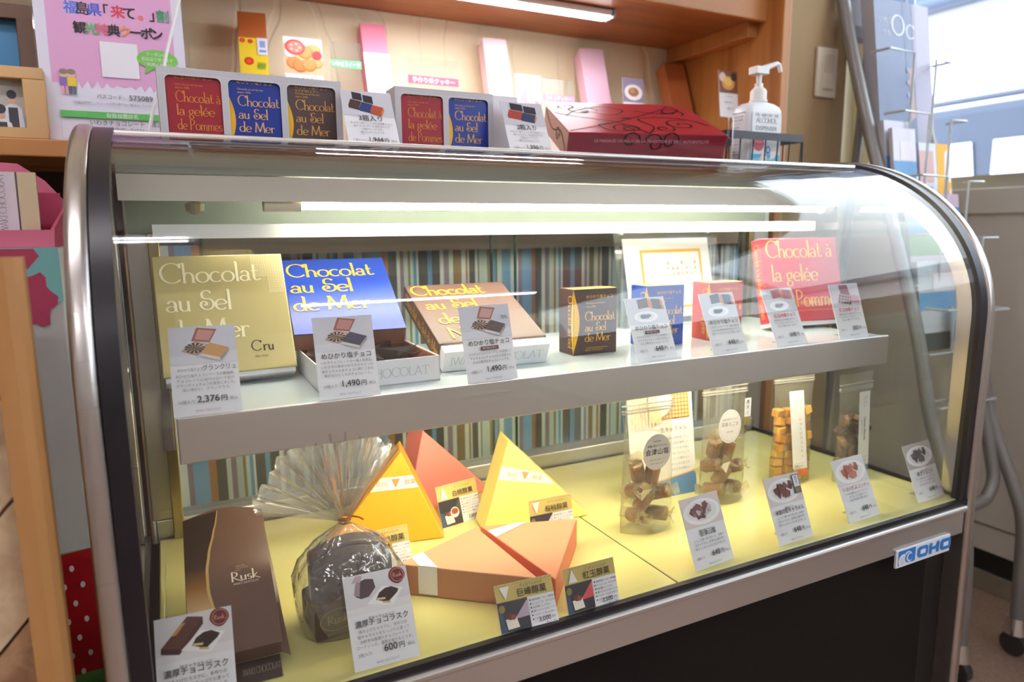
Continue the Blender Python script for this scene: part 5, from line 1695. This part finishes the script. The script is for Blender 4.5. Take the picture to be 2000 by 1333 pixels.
def dec_red(p, w, d):
    p.rect(0, 0, w, d * .40, K('#cf1f2c')); p.rect(0, d * .40, w, d * .42, K('#f2d638'))
    for cx, cy, r_ in ((.32, .66, .17), (.12, .80, .10), (.40, .795, .09), (.75, .79, .10)):
        p.ell(w * cx, d * cy, w * r_, w * r_ * .95, K('#d8341f')); p.ell(w * cx, d * cy, w * r_ * .55, w * r_ * .5, K('#e8613a'))
    for a in (-60, -30, 0, 28, 58):
        an = R(90 - a); cx, cy = w * .5, d * .435
        L_ = .030
        p.poly([(cx, cy), (cx + L_ * .6 * math.cos(an + .2), cy + L_ * .6 * math.sin(an + .2)), (cx + L_ * math.cos(an), cy + L_ * math.sin(an)), (cx + L_ * .6 * math.cos(an - .2), cy + L_ * .6 * math.sin(an - .2))], K('#1f7a3c'))
    p.poly([(w * .05, d * .40), (w * .95, d * .40), (w * .75, d * .44), (w * .25, d * .44)], K('#2f7d4a'))
    for k in range(6):
        p.poly([(w * (.62 + .05 * k), d * .60), (w * (.66 + .05 * k), d * .64), (w * (.64 + .05 * k), d * .66), (w * (.60 + .05 * k), d * .62)], K('#8fae3a'))
    p.rect(w * .64, d * .705, w * .36, d * .115, K('#dfe6f4')); p.rect(w * .72, d * .755, w * .2, d * .045, K('#8fa6d8')); p.rect(w * .70, d * .722, w * .24, d * .016, K('#7f93c8'))
    p.rect(w * .66, d * .05, w * .001, d * .001, PAPER)
    for i, ch in enumerate('いわき'):
        p.text(ch, w * .72, d * .315 - i * .024, .026, PAPER, 'C', bold=.0006)
    for i, ch in enumerate('とまと'):
        p.text(ch, w * .36, d * .315 - i * .024, .026, PAPER, 'C', bold=.0006)
    p.rect(w * .06, d * .18, w * .12, d * .16, K('#1d1a1c'))
    for i, ch in enumerate('福島県'):
        p.text(ch, w * .12, d * .305 - i * .011, .010, PAPER, 'C')


def dec_pink(p, w, d):
    p.rect(0, d * .02, w, d * .76, K('#f6f3f2')); p.rect(0, d * .56, w, d * .22, K('#dff0ea'))
    p.poly([(w * .05, d * .66), (w * .5, d * .64), (w * .95, d * .58), (w * .95, d * .565), (w * .5, d * .62), (w * .05, d * .635)], K('#8fd0c0'))
    p.text('Mer', w * .40, d * .50, .018, K('#7cc4b0'), 'L', w * .55)
    p.poly([(w * .3, d * .49), (w * .9, d * .48), (w * .9, d * .465), (w * .3, d * .475)], K('#a5d9cb')); p.rect(0, d * .02, w, d * .40, K('#f9e4e6'))


def dec_plain(p, w, d):
    p.rect(w * .10, d * .02, w * .90, d * .34, K('#f7f2f4'))


def dec_orange(p, w, d):
    p.rect(w * .22, d * .10, w * .78, d * .42, K('#f2efec'))
    for k in range(9):
        p.ell(w * .20, d * (.12 + .045 * k), .0016, .0016, K('#b9b2ac'), 8)
    p.ell(w * .62, d * .26, w * .22, d * .045, K('#d9b9a8')); p.ell(w * .62, d * .265, w * .15, d * .03, K('#a8482c'))
    for i in range(3):
        p.rect(w * .35, d * (.44 - .025 * i), w * .5, d * .006, K('#a8a4a6'))


tall_box('tall orange, yellow and red box with white lettering, leftmost against the cream wall', .160, -7.8, .053, .314, 71, M('terracotta_card', '#b5622f', .5), None, dec_red)
tall_box('tall pink box with pale green wave print against the cream wall', .416, -4.6, .055, .339, 67.3, M('rose_card', '#e58aa2', .5), None, dec_pink)
tall_box('tall pale pink box with white lower half, taller and left of two', .697, -7.6, .058, .330, 69.3, M('pale_pink_card', '#f3d3da', .5), None, lambda p, w, d: p.rect(w * .05, .0, w * .95, d * .30, K('#faf3f5')))
tall_box('tall lilac pink box with white foot label, right of two pink ones', .965, -9.0, .064, .340, 68.2, M('lilac_pink_card', '#e9bfd2', .5), None, dec_plain)
tall_box('tall orange brown box with a white spiral label in the niche corner', 1.236, -5.6, .062, .325, 68.9, M('orange_brown_card', '#b8693a', .5), None, dec_orange)


def photo_card(label, x, y, z, w, h, pic, lines, til=78, yaw=0, stand=None):
    t = thing('photo_card', label, 'sign', (x, y, z), (R(til), 0, R(yaw)), 'photo cards on the pine ledge')
    MB().box((0, 0, -.0008), (w, h, 0), PAPER).build('card', t)
    p = Pr(); pic(p, w, h); p.build('photo', t)
    p = Pr(lift=.0012)
    for s_, a, b_, sz, c in lines:
        p.text(s_, w * a, h * b_, sz, c, 'C', w * .8)
    p.build('lettering', t)
    if stand:
        ct, st = math.cos(R(til)), math.sin(R(til))
        dz = z - LZ
        MB().tube([(w / 2, .004, -.002), (w / 2, -dz * st * .5, dz * 0 - .004), (w / 2, -dz * st, -dz * ct - .0 + .002)], .0018, CHROME, 8).build('clip_stand', t)
    return t


def pic_cookies(p, w, h):
    y0, ph_ = h - .072, .070
    p.rect(.001, y0, w - .002, ph_, K('#e6c49c'))
    p.rect(.001, y0 + ph_ * .82, w - .002, ph_ * .18, K('#eeeae6'))
    for a, b_, r_, c1_, c2_ in ((.78, .70, .014, '#c98436', '#dda05a'), (.55, .62, .016, '#c47a30', '#da9a50'), (.25, .30, .015, '#c0742e', '#d8924a'), (.84, .34, .0125, '#c98a4a', '#dfa86a'), (.40, .22, .0145, '#ba6c2a', '#d48e46'), (.64, .26, .0145, '#c27830', '#da9850'), (.16, .58, .011, '#d8d4da', '#e6e2e8')):
        p.ell(w * a, y0 + ph_ * b_, r_, r_ * .85, K(c1_)); p.ell(w * a, y0 + ph_ * b_ + .0015, r_ * .86, r_ * .70, K(c2_))
    p.ell(w * .30, y0 + ph_ * .74, .0195, .0155, K('#c63c34')); p.ell(w * .30, y0 + ph_ * .74, .0155, .0115, K('#e07a6c'))
    for k in range(5):
        p.ell(w * .30 + .009 * math.cos(k * 1.26), y0 + ph_ * .74 + .0065 * math.sin(k * 1.26), .0032, .0024, K('#f0b9a4'))
    p.ell(w * .86, y0 + ph_ * .56, .0095, .0085, K('#cf3038'))


photo_card('photo card of tomato cookies on the ledge behind the three pack box', .252, 1.48, LZ, .076, .252, pic_cookies, [('いわきとまと', .5, .66, .009, K('#6b5fa8')), ('トマトクッキー', .5, .60, .0085, BRIC), ('ふんわり焼き上げた', .5, .53, .006, INKL), ('いわきのトマト', .5, .48, .006, INKL)], 84)


def strip_sign(label, x, y, z, w, h, c, s_, grp='shelf edge strips'):
    t = thing('shelf_strip', label, 'sign', (x, y, LZ), (0, 0, 0), grp)
    MB().box((0, 0, 0), (w, .0015, z + h + .035), ACRYL).build('acrylic_holder', t)
    p = Pr((0, -.0002, z), (1, 0, 0), (0, 0, 1))
    p.rect(0, 0, w, h, K(c)); p.text(s_, w / 2, h * .22, h * .72, PAPER, 'C', w * .9, bold=.0003)
    p.build('strip', t)
    return t


strip_sign('green strip reading sweets in a clear holder on the ledge', .335, 1.46, .190, .062, .015, '#6fb58c', 'いわきスイーツ')
strip_sign('bright pink strip with white lettering in a clear holder on the ledge', .495, 1.46, .172, .115, .017, '#e0637c', '手作り米クッキー')
strip_sign('pale magenta strip in a clear holder beside the pale pink box', .820, 1.46, .160, .085, .014, '#df9cc0', 'さくらクッキー')


def pic_pinkc(p, w, h):
    p.rect(0, h * .40, w, h * .60, K('#f0c9cc'))
    for a, b_, c in ((.3, .8, '#e79aa4'), (.6, .86, '#eab0b4'), (.75, .66, '#d98e96'), (.45, .6, '#f0c4bc'), (.2, .56, '#e6a6a8')):
        p.poly([(w * (a - .2), h * (b_ - .08)), (w * a, h * (b_ + .08)), (w * (a + .2), h * (b_ + .04)), (w * (a + .1), h * (b_ - .1))], K(c))


photo_card('photo card of pink cookies beside the pale pink tall box', .765, 1.47, LZ, .068, .222, pic_pinkc, [('さくらクッキー', .5, .30, .008, PINKI)], 84)


def pic_dish(p, w, h):
    p.rect(0, h * .42, w, h * .58, K('#8f7f96')); p.ell(w * .5, h * .66, w * .42, h * .19, K('#ece6ea')); p.ell(w * .5, h * .67, w * .25, h * .11, K('#a06a3c')); p.ell(w * .45, h * .70, w * .12, h * .06, K('#c08a4e'))


photo_card('small photo card of a biscuit dish right of the lilac pink box', 1.035, 1.44, LZ + .128, .064, .100, pic_dish, [('ビスコッティ', .5, .25, .007, INKL)], 84, 0, True)


def pic_dark(p, w, h):
    p.rect(0, h * .52, w, h * .48, K('#7a4526')); p.ell(w * .5, h * .74, w * .34, h * .15, K('#d99a3c')); p.ell(w * .8, h * .88, w * .16, h * .09, K('#2c1a14')); p.ell(w * .2, h * .86, w * .18, h * .10, K('#d9b9a0')); p.ell(w * .5, h * .76, w * .2, h * .09, K('#ecbc5a'))


photo_card('small photo card on a chrome clip stand in front of the pine side panel', 1.212, 1.30, LZ + .125, .058, .108, pic_dark, [('ショコラ', .5, .43, .006, BRIC), ('濃厚な味わい', .5, .30, .005, INKL), ('1個入り', .55, .16, .007, INKL)], 84, 0, True)

# picture frames and coupon poster
def photo_people(p, w, h):
    p.rect(0, 0, w, h, K('#8fa9d0')); p.rect(w * .70, h * .3, w * .30, h * .7, K('#b9b4a8')); p.poly([(0, h * .55), (w * .5, h * .8), (w * .6, h), (0, h)], K('#5f86c4'))
    p.poly([(w * .1, h * .62), (w * .3, h * .72), (w * .34, h * .62), (w * .2, h * .55)], K('#c8404a'))
    for cx, cy, s_ in ((.84, .58, 1.0), (.70, .28, 1.05)):
        x, y = w * cx, h * cy; w_, w = w, w * .52
        p.poly([(x - .20 * w * s_, 0), (x - .18 * w * s_, y - .12 * h), (x - .06 * w, y - .05 * h), (x + .08 * w, y - .05 * h), (x + .20 * w * s_, y - .14 * h), (x + .24 * w * s_, 0)], K('#e4e4ea'))
        p.poly([(x - .11 * w, 0), (x - .10 * w, y - .12 * h), (x + .11 * w, y - .12 * h), (x + .12 * w, 0)], K('#3b3c48'))
        p.ell(x, y + .06 * h, .085 * w * s_, .12 * h * s_, K('#d9ac94')); p.ell(x, y + .14 * h, .11 * w * s_, .09 * h * s_, K('#33333c'))
        for sx_ in (-.03, .03):
            p.ell(x + sx_ * w, y + .06 * h, .010 * w, .008 * h, K('#4a3a34'), 8)
        w = w_


fr1 = thing('framed_photo', 'light oak photo frame with a picture of two aproned people, on the ledge', 'picture frame', (-.275, 1.235, LZ), (R(86), 0, R(0)), 'picture frames on the ledge')
w, h = .145, .100
m1 = MB()
for a in ((0, 0, w, .014), (0, h - .016, w, h), (0, .014, .016, h - .016), (w - .026, .014, w, h - .016)):
    m1.box((a[0], a[1], -.018), (a[2], a[3], .008), FRAMEW)
m1.build('frame', fr1, bevel=.0012)
MB().box((.014, .012, -.018), (w - .022, h - .014, -.012), M('frame_back', '#6a4a2c', .6)).build('backing', fr1)
p = Pr((.016, .014, -.0118)); photo_people(p, w - .042, h - .030); p.build('photo', fr1)
fr2 = thing('framed_photo', 'dark walnut photo frame with a blue picture, standing behind the light frame', 'picture frame', (-.320, 1.305, LZ), (R(85), 0, R(0)), 'picture frames on the ledge')
w, h = .178, .205
m1 = MB()
for a in ((0, 0, w, .020), (0, h - .020, w, h), (0, .020, .020, h - .020), (w - .023, .020, w, h - .020)):
    m1.box((a[0], a[1], -.012), (a[2], a[3], .008), FRAMED)
m1.build('frame', fr2, bevel=.0015)
p = Pr((.018, .018, -.010)); p.rect(0, 0, .140, .170, K('#3d7fae')); p.rect(0, 0, .140, .075, K('#4d5a66')); p.rect(0, 0, .140, .03, K('#1c1c22')); p.ell(.125, .05, .012, .02, K('#cfd2da')); p.poly([(0, .10), (.14, .075), (.14, .08), (0, .108)], K('#9fc0d4')); p.build('photo', fr2)
MB().box((.015, .015, -.014), (w - .018, h - .015, -.0105), M('frame_back', '#6a4a2c', .6)).build('backing', fr2)

po = thing('coupon_poster', 'pink and white coupon poster with coloured Japanese headline in an acrylic stand', 'poster', (-.1365, 1.252, LZ), (R(86.5), 0, R(-1.5)))
w, h = .196, .285
MB().box((-.002, 0, -.003), (w + .002, h, -.0006), ACRYL).build('acrylic_stand', po)
MB().box((0, .001, -.0005), (w, h - .001, .0), M('poster_paper', '#e3e0ee', .5)).build('sheet', po)
p = Pr()
PKP = K('#e2a9d2')
edge = []
for i in range(41):
    edge.append((w * (.075 + .85 * i / 40), h * .300 + .004 * math.sin(i * 1.9) + .003 * math.sin(i * 4.1)))
p.poly(edge + [(w * .925, h * .985), (w * .075, h * .985)], PKP)
rows = [[('福', '#3f77d8'), ('島', '#221c22'), ('県', '#3a5fd0'), ('「', '#221c22'), ('来', '#d83a4c'), ('て', '#221c22'), ('。', '#e0663a'), ('」', '#221c22'), ('割', '#3f9a6c')],
        [('観', '#221c22'), ('光', '#57b06a'), ('特', '#e0708a'), ('典', '#221c22'), ('ク', '#e8944a'), ('ー', '#221c22'), ('ポ', '#221c22'), ('ン', '#221c22')]]
for r_, row in enumerate(rows):
    n = len(row)
    for i, (ch, c) in enumerate(row):
        p.text(ch, w * (.20 + .70 * (i + .5) / n) if r_ == 0 else w * (.25 + .60 * (i + .5) / n), h * (.660 - .096 * r_), .0195 if r_ == 0 else .0180, K(c), 'C', bold=.0007)
p.rect(w * .41, h * .345, w * .255, h * .182, K('#efecf2'))
p.ell(w * .80, h * .455, w * .145, h * .052, K('#7cc455')); p.poly([(w * .72, h * .42), (w * .70, h * .375), (w * .78, h * .41)], K('#7cc455'))
for i, s_ in enumerate(('クーポンは、', '取扱店で使えます', 'ご利用ください')):
    p.text(s_, w * .80, h * (.475 - .027 * i), .0058, PAPER, 'C', w * .22)
for cx, c1_, c2_ in ((.155, '#8a6bb0', '#e7a0b8'), (.205, '#e8c83a', '#5a6478')):
    p.ell(w * cx, h * .345, .0052, .006, K('#e8c4a8')); p.rect(w * cx - .006, h * .285, .012, h * .045, K(c1_)); p.rect(w * cx - .0045, h * .245, .0038, h * .04, K(c2_)); p.rect(w * cx + .0008, h * .245, .0038, h * .04, K(c2_)); p.ell(w * cx, h * .358, .0055, .0040, K('#8d7a6a'))
p.text('パスコード :', w * .36, h * .232, .0078, INK, 'L', w * .19); p.text('575089', w * .58, h * .230, .0110, INK, 'L', w * .28)
p.text('（店舗訪問時にこのコードが読み取れない場合はこちらのパスコードを入力）', w * .55, h * .200, .0044, INKL, 'C', w * .7)
p.rect(w * .11, h * .128, w * .80, h * .034, K('#5cb85c')); p.text('取扱加盟店名', w * .52, h * .136, .0072, PAPER, 'C')
for a in ((.11, .018, .80, .0018), (.11, .018, .002, .11), (.908, .018, .002, .11)):
    p.rect(w * a[0], h * a[1], w * a[2], h * a[3] if a[3] > .01 else .0005, K('#b9b4c4'))
p.text('いわきチョコレート　本店', w * .55, h * .095, .0088, INK, 'C', w * .5); p.text('加盟店ID : 21521', w * .52, h * .062, .0078, INK, 'C', w * .42)
p.build('print', po)

# ------------------------------------------------------------------ left of the case
def left_stuff():
    # pine crate upright nearest to the lens
    cr = thing('wooden_crate', 'orange pine crate with a rounded edge and slatted side at the far left', 'crate', (-.25, .64, 0))
    xr = -.0895
    OR_ = wood('blurred_orange_board', '#a87844', '#b98650', (12, 12, 1.5), .5)
    m1 = MB()
    prof_ = [(xr - .0215, .600), (xr - .010, .600), (xr - .004, .603), (xr, .609), (xr, .622), (xr - .0215, .622)]
    m1.prism([(x, y, .002) for x, y in prof_], (0, 0, Z0 - .018), OR_)
    m1.build('rounded_post', cr, True)
    MB().box((-.42, .606, Z0 - .115), (xr - .0217, .626, Z0 - .0165), OR_).build('top_rail', cr, True, bevel=.003)
    HB = wood('pale_sawn_board', '#b79a78', '#d6bd9a', (30, 3, 30), .6, (0, R(52), 0))
    HB2 = wood('brown_sawn_board', '#8f6a4a', '#b38d68', (40, 3, 40), .6, (0, R(52), 0))
    xl_, xr_ = -.34, xr - .0217
    for i in range(10):
        z1 = Z0 - .118 - i * .098 + .02
        rise = .26
        pts = [(xl_, z1 - rise), (xr_, z1), (xr_, z1 - .094), (xl_, z1 - .094 - rise)]
        pts = [(x, min(max(z, .004), Z0 - .118)) for x, z in pts]
        MB().prism([(x, .612, z) for x, z in pts], (0, .014, 0), HB if i % 4 < 2 else HB2).build('slat', cr, True)
    MB().box((-.42, .70, .002), (xr - .021, .72, Z0 - .05), M('crate_back', '#6b4c34', .7)).build('back_panel', cr, True)
    # tall printed stand with teal flowers and strawberries
    st = thing('printed_stand', 'tall white printed card stand, teal flowers above and strawberry below, beside the case', 'display stand', (-.20, .86, 0))
    x0, x1, y = -.34, -.0875, .80
    MB().box((x0, y, .002), (x1, y + .16, Z0 - .0125), M('stand_white', '#bdb5b0', .55)).build('body', st, True, bevel=.002)
    p = Pr((x0, y, 0), (1, 0, 0), (0, 0, 1), .0006)
    W = x1 - x0; T = Z0 - .0125
    TE = K('#7fb7b4'); MG = K('#b0405c'); fo = .016; RD = K('#a8161e', .35)
    p.poly([(0, T - .098), (W, T - .052), (W, T), (0, T)], TE)
    p.poly([(W - .115, T), (W - .125, T - .012), (W - .06, T - .022), (W - .026, T - .020), (W - .016, T - .008), (W - .020, T - .001)], MG)
    p.poly([(W - .062 + fo, T - .060)] + [(W - .042 + fo + (.019 + .0035 * math.cos(6 * R(a))) * math.cos(R(a)), T - .050 + (.026 + .004 * math.cos(6 * R(a))) * math.sin(R(a))) for a in range(-130, 140, 15)], MG)
    p.ell(W - .060 + fo, T - .043, .010, .008, TE)
    p.poly([(0, T - .052), (W - .06, T - .040), (W - .06, T - .034), (0, T - .045)], TE)
    zt = T - .312
    p.poly([(0, 0), (W, 0), (W, zt + .004), (W * .5, zt), (0, zt - .01)], K('#6f9a4a'))
    p.poly([(0, zt - .142), (W, zt - .132), (W, zt + .004), (0, zt - .02)], RD)
    rnd = random.Random(3)
    for i in range(16):
        for j in range(7):
            a, b_ = .010 + i * .016 + (j % 2) * .008, zt - .012 - j * .019
            if a < W - .004:
                p.ell(a, b_, .0022, .0035, K('#e8d4cc'), 10)
    p.poly([(W - .05, 0), (W, 0), (W, zt - .145), (W - .05, zt - .15)], K('#7a1a1e'))
    p.build('print', st, True)
    # pink display box with leaflets
    pk = thing('leaflet_box', 'pink card display box holding chocolate leaflets, on the printed stand', 'display box', (-.20, .90, Z0 - .0125))
    PK_ = M('pink_display_card', '#d8708c', .5); PKD = M('pink_display_inner', '#b5405f', .55)
    x0, x1 = -.34, -.092
    zb = Z0 - .0122
    m1 = MB()
    m1.box((x0, .815, zb), (x1, .818, zb + .0165), PK_)
    m1.box((x0, .818, zb), (x1, .958, zb + .002), PKD)
    m1.build('tray', pk, True)
    zt2 = Z0 + .086
    MB().prism([(x0, .955, zb + .002), (x1, .955, zb + .002), (x1, .955, Z0 + .036), (x1 - .018, .955, Z0 + .060), (x1 - .042, .955, Z0 + .078), (x1 - .080, .955, Z0 + .080), (x1 - .083, .955, zt2), (x0, .955, zt2)], (0, .003, 0), PK_).build('back_panel', pk, True)
    MB().prism([(x0 + .02, .945, zb + .002), (x1 - .004, .945, zb + .002), (x1 - .004, .945, Z0 + .046), (x0 + .02, .945, Z0 + .046)], (0, .0015, 0), PKD).build('inner_panel', pk, True)
    MB().prism([(x1 - .003, .818, zb + .002), (x1 - .003, .95, zb + .002), (x1 - .003, .95, Z0 + .03), (x1 - .003, .83, zb + .018)], (.003, 0, 0), PKD).build('side_panel', pk, True)
    lf = thing('leaflet', 'white chocolate shop leaflet standing in the pink display box', 'leaflet', (-.285, .905, zb + .0025), (R(84), 0, R(0)))
    w, h = .172, .088 - .012
    MB().box((0, 0, -.006), (w, h, 0), M('leaflet_paper', '#d9d2d8', .5)).build('pages', lf)
    p = Pr()
    p.rect(w - .016, 0, .016, h, K('#cdbf9a')); p.rect(w - .0185, 0, .0016, h, K('#5d4a2c'))
    p.ell(w * .40, h * .36, w * .24, h * .34, K('#a8633c')); p.ell(w * .39, h * .36, w * .215, h * .31, K('#e0b393'))
    for i in range(9):
        p.k += .05
        for j in range(5):
            p.ell(w * (.24 + .035 * i), h * (.18 + .07 * j), .0016, .0011, K('#b0553c'), 8)
    p.disp('IWAKI CHOCOLAT', w - .028, .010, .0068, INKL, 'L', .10, .05, h * .84, rot=R(90)); p.text('PÂTISSERIE', w - .038, .030, .0030, INKL, 'L', rot=R(90))
    p.build('print', lf)


left_stuff()

# ------------------------------------------------------------------ brochure rack on castors
rk = thing('brochure_rack', 'grey tubular rack on castors with wire pockets, between case and window', 'rack', (1.69, .95, 0))


def tube_path(x):
    return [(x, 1.276, Z0 + .64), (x, 1.272, Z0 + .561), (x, 1.197, Z0 + .302), (x, 1.144, Z0 + .144), (x, 1.051, Z0 - .124), (x, 1.008, Z0 - .26), (x, .957, Z0 - .46), (x, .885, Z0 - .63), (x, .860, Z0 - .70), (x, .852, Z0 - .80), (x, .848, Z0 - .955)]


def smooth_path(P, n=6):
    out = []
    for i in range(len(P) - 1):
        p0, p1, p2, p3 = (Vector(P[max(i - 1, 0)]), Vector(P[i]), Vector(P[i + 1]), Vector(P[min(i + 2, len(P) - 1)]))
        for k in range(n):
            t_ = k / n
            out.append(.5 * (2 * p1 + (p2 - p0) * t_ + (2 * p0 - 5 * p1 + 4 * p2 - p3) * t_ ** 2 + (3 * p1 - p0 - 3 * p2 + p3) * t_ ** 3))
    out.append(Vector(P[-1]))
    return out


for x in (1.575, 1.805):
    MB().tube(smooth_path(tube_path(x)), .0155, GREYTUBE, 16).build('front_tube', rk, True, smooth=True)
    cst = MB().tube([(x, .848, Z0 - .950), (x, .848, Z0 - .990)], [.019, .027], CHROME, 18).build('castor_cup', rk, True, smooth=True)
    MB().tube([(x - .012, .848, .031), (x + .012, .848, .031)], .030, M('castor_wheel', '#3a3838', .35), 22).build('castor_wheel', cst, True, bevel=.003)
MB().tube([(1.72, 1.30, Z0 + .45), (1.74, 1.40, Z0 - .955)], .0125, GREYTUBE, 14).build('rear_tube', rk, True, smooth=True)
cst = MB().tube([(1.74, 1.40, Z0 - .953), (1.74, 1.40, Z0 - .985)], [.018, .021], CHROME, 18).build('castor_cup', rk, True, smooth=True)
MB().tube([(1.728, 1.40, .031), (1.752, 1.40, .031)], .030, M('castor_wheel', '#3a3838', .35), 22).build('castor_wheel', cst, True, bevel=.003)
MB().tube(smooth_path([(1.786, .968, Z0 - .43), (1.786, .935, Z0 - .56), (1.782, .922, Z0 - .615), (1.765, .920, Z0 - .650), (1.735, .922, Z0 - .668), (1.60, .925, Z0 - .672), (1.59, .93, Z0 - .66)]), .0145, GREYTUBE, 16).build('brace_tube', rk, True, smooth=True)


def pocket(y, z, zt, x0=1.585, x1=1.80, dep=.05):
    """wire pocket: base frame, front hoops"""
    m1 = MB(); r_ = .0031
    m1.tube([(x0, y, z), (x1, y, z), (x1, y + dep, z), (x0, y + dep, z), (x0, y, z)], r_, WIREM, 6)
    m1.tube([(x0 - .01, y, zt), (x0 + .085, y, zt - .002), (x0 + .085, y, z)], r_, WIREM, 6)
    m1.tube([(x1 + .015, y, zt - .01), (x1 - .045, y, zt - .01), (x1 - .045, y, z)], r_, WIREM, 6)
    m1.tube([(x0 - .01, y, zt), (x0 - .01, y + dep, zt)], r_, WIREM, 6)
    m1.tube([(x1 + .015, y, zt - .01), (x1 + .015, y + dep, zt - .01)], r_, WIREM, 6)
    m1.build('wire_pocket', rk, True)


mt_pg, nt, b = nodes('page_edges')
v = coords(nt, (1, 1, 1))
wv = N(nt, 'ShaderNodeTexWave', bands_direction='Y'); wv.inputs['Scale'].default_value = 90; wv.inputs['Distortion'].default_value = .4
nt.links.new(v, wv.inputs['Vector'])
nt.links.new(ramp(nt, wv.outputs[0], [(.1, '#8f8d97'), (.5, '#d2d0d6')]), b.inputs['Base Color'])


def brochure(label, x, y, z, w, h, th, cover, deco, tilt=82):
    t = thing('brochure', label, 'brochure', (x, y, z), (R(tilt), 0, 0), 'brochures in the wire rack')
    MB().box((0, 0, -th), (w, h, -.0006), mt_pg).build('pages', t)
    MB().box((-.0003, -.0003, -.0006), (w + .0003, h + .0003, 0), M('cover_' + cover[1:], cover, .35)).build('cover', t)
    p = Pr(); deco(p, w, h); p.build('cover_print', t)
    return t


def dec1(p, w, h):
    p.rect(w * .68, 0, w * .32, h, K('#b3b0c2')); p.poly([(w * .5, h), (w * .66, h), (w * .62, h * .55), (w * .55, h * .5)], K('#8a98b0')); p.poly([(w * .72, h * .62), (w * .98, h * .66), (w * .98, h), (w * .74, h)], K('#c4c2d2'))
    p.poly([(w * .58, h * .3), (w * .66, h * .32), (w * .64, h * .62), (w * .58, h * .60)], K('#c9a9a2'))
    p.disp('O', w * .30, h * .80, .050, K('#e6eaf0'), 'L', .14, .08); p.disp('C', w * .56, h * .79, .034, K('#e6eaf0'), 'L', .14, .08)
    p.text('いわき', w * .20, h * .86, .018, K('#e6eaf0'), 'C', .05); p.text('まち', w * .20, h * .79, .016, K('#e6eaf0'), 'C')
    for i in range(5):
        p.ell(w * .55, h * (.30 + .075 * i), .006, .006, K('#bcc6d6')); p.ell(w * .55, h * (.30 + .075 * i), .0042, .0042, K('#a3acc4'))


def dec2(p, w, h):
    p.rect(0, h * .45, w, h * .2, K('#6fa8d8')); p.rect(0, 0, w, h * .2, K('#3d4a44')); p.rect(w * .3, h * .66, w * .5, h * .2, K('#f0ecf0'))


def dec3(p, w, h):
    p.rect(w * .55, 0, w * .45, h, K('#f0b41e')); p.poly([(w * .78, h * .55), (w * .98, h * .5), (w * .98, h * .95), (w * .82, h * .9)], K('#f4f0f2')); p.poly([(w * .80, h * .15), (w * .98, h * .30), (w * .98, h * .45), (w * .76, h * .2)], K('#f4f0f2'))
    p.rect(0, h * .5, w * .45, h * .4, K('#e0b9b2')); p.rect(w * .1, h * .1, w * .3, h * .35, K('#a8b9c8'))


def dec4(p, w, h):
    p.rect(0, h * .3, w, h * .25, K('#7a9a4a')); p.rect(0, h * .55, w, h * .3, K('#4d86c4')); p.rect(w * .4, h * .6, w * .5, h * .2, K('#dfe8f4')); p.rect(w * .6, h * .05, w * .3, h * .2, K('#e08a3a'))


for (y, z, zt) in ((1.135, Z0 + .135, Z0 + .415), (1.085, Z0 + .005, Z0 + .265), (1.030, Z0 - .14, Z0 + .115), (.985, Z0 - .30, Z0 - .02), (.945, Z0 - .42, Z0 - .19)):
    pocket(y, z, zt)
brochure('thick grey blue magazine with a white script title, top of the wire rack', 1.605, 1.152, Z0 + .139, .212, .420, .034, '#7d8aa6', dec1)
brochure('dark blue backed magazine standing behind the grey blue one', 1.640, 1.228, Z0 + .335, .200, .42, .012, '#2f5f9c', lambda p, w, h: p.rect(0, h * .1, w * .2, h * .2, K('#6b4a7a')))
brochure('pale magazine standing at the rear left of the rack, half behind the tube', 1.690, 1.330, Z0 + .500, .150, .30, .030, '#cfccd6', lambda p, w, h: p.rect(0, 0, w, h * .1, K('#8a8890')))
brochure('slim pale brochure stack in the second pocket, left of the yellow one', 1.582, 1.108, Z0 + .010, .100, .245, .016, '#d9dce8', dec2)
brochure('slim white brochure stack in the second pocket with blue photos', 1.586, 1.090, Z0 + .010, .085, .225, .010, '#e3e2ea', dec2)
brochure('yellow and white brochure at the right of the second pocket', 1.695, 1.098, Z0 + .010, .125, .195, .006, '#dfe2ea', dec3)
brochure('colourful brochure with an orange corner in the third pocket', 1.600, 1.050, Z0 - .136, .20, .215, .010, '#cdb4c4', dec4)
brochure('blue and green landscape brochure in the lowest pocket', 1.680, .968, Z0 - .415, .125, .225, .006, '#9fc3e0', dec4)
brochure('pale brochure stack in the fourth pocket, seen through the case side', 1.590, 1.005, Z0 - .296, .190, .215, .016, '#d4d6da', dec2)
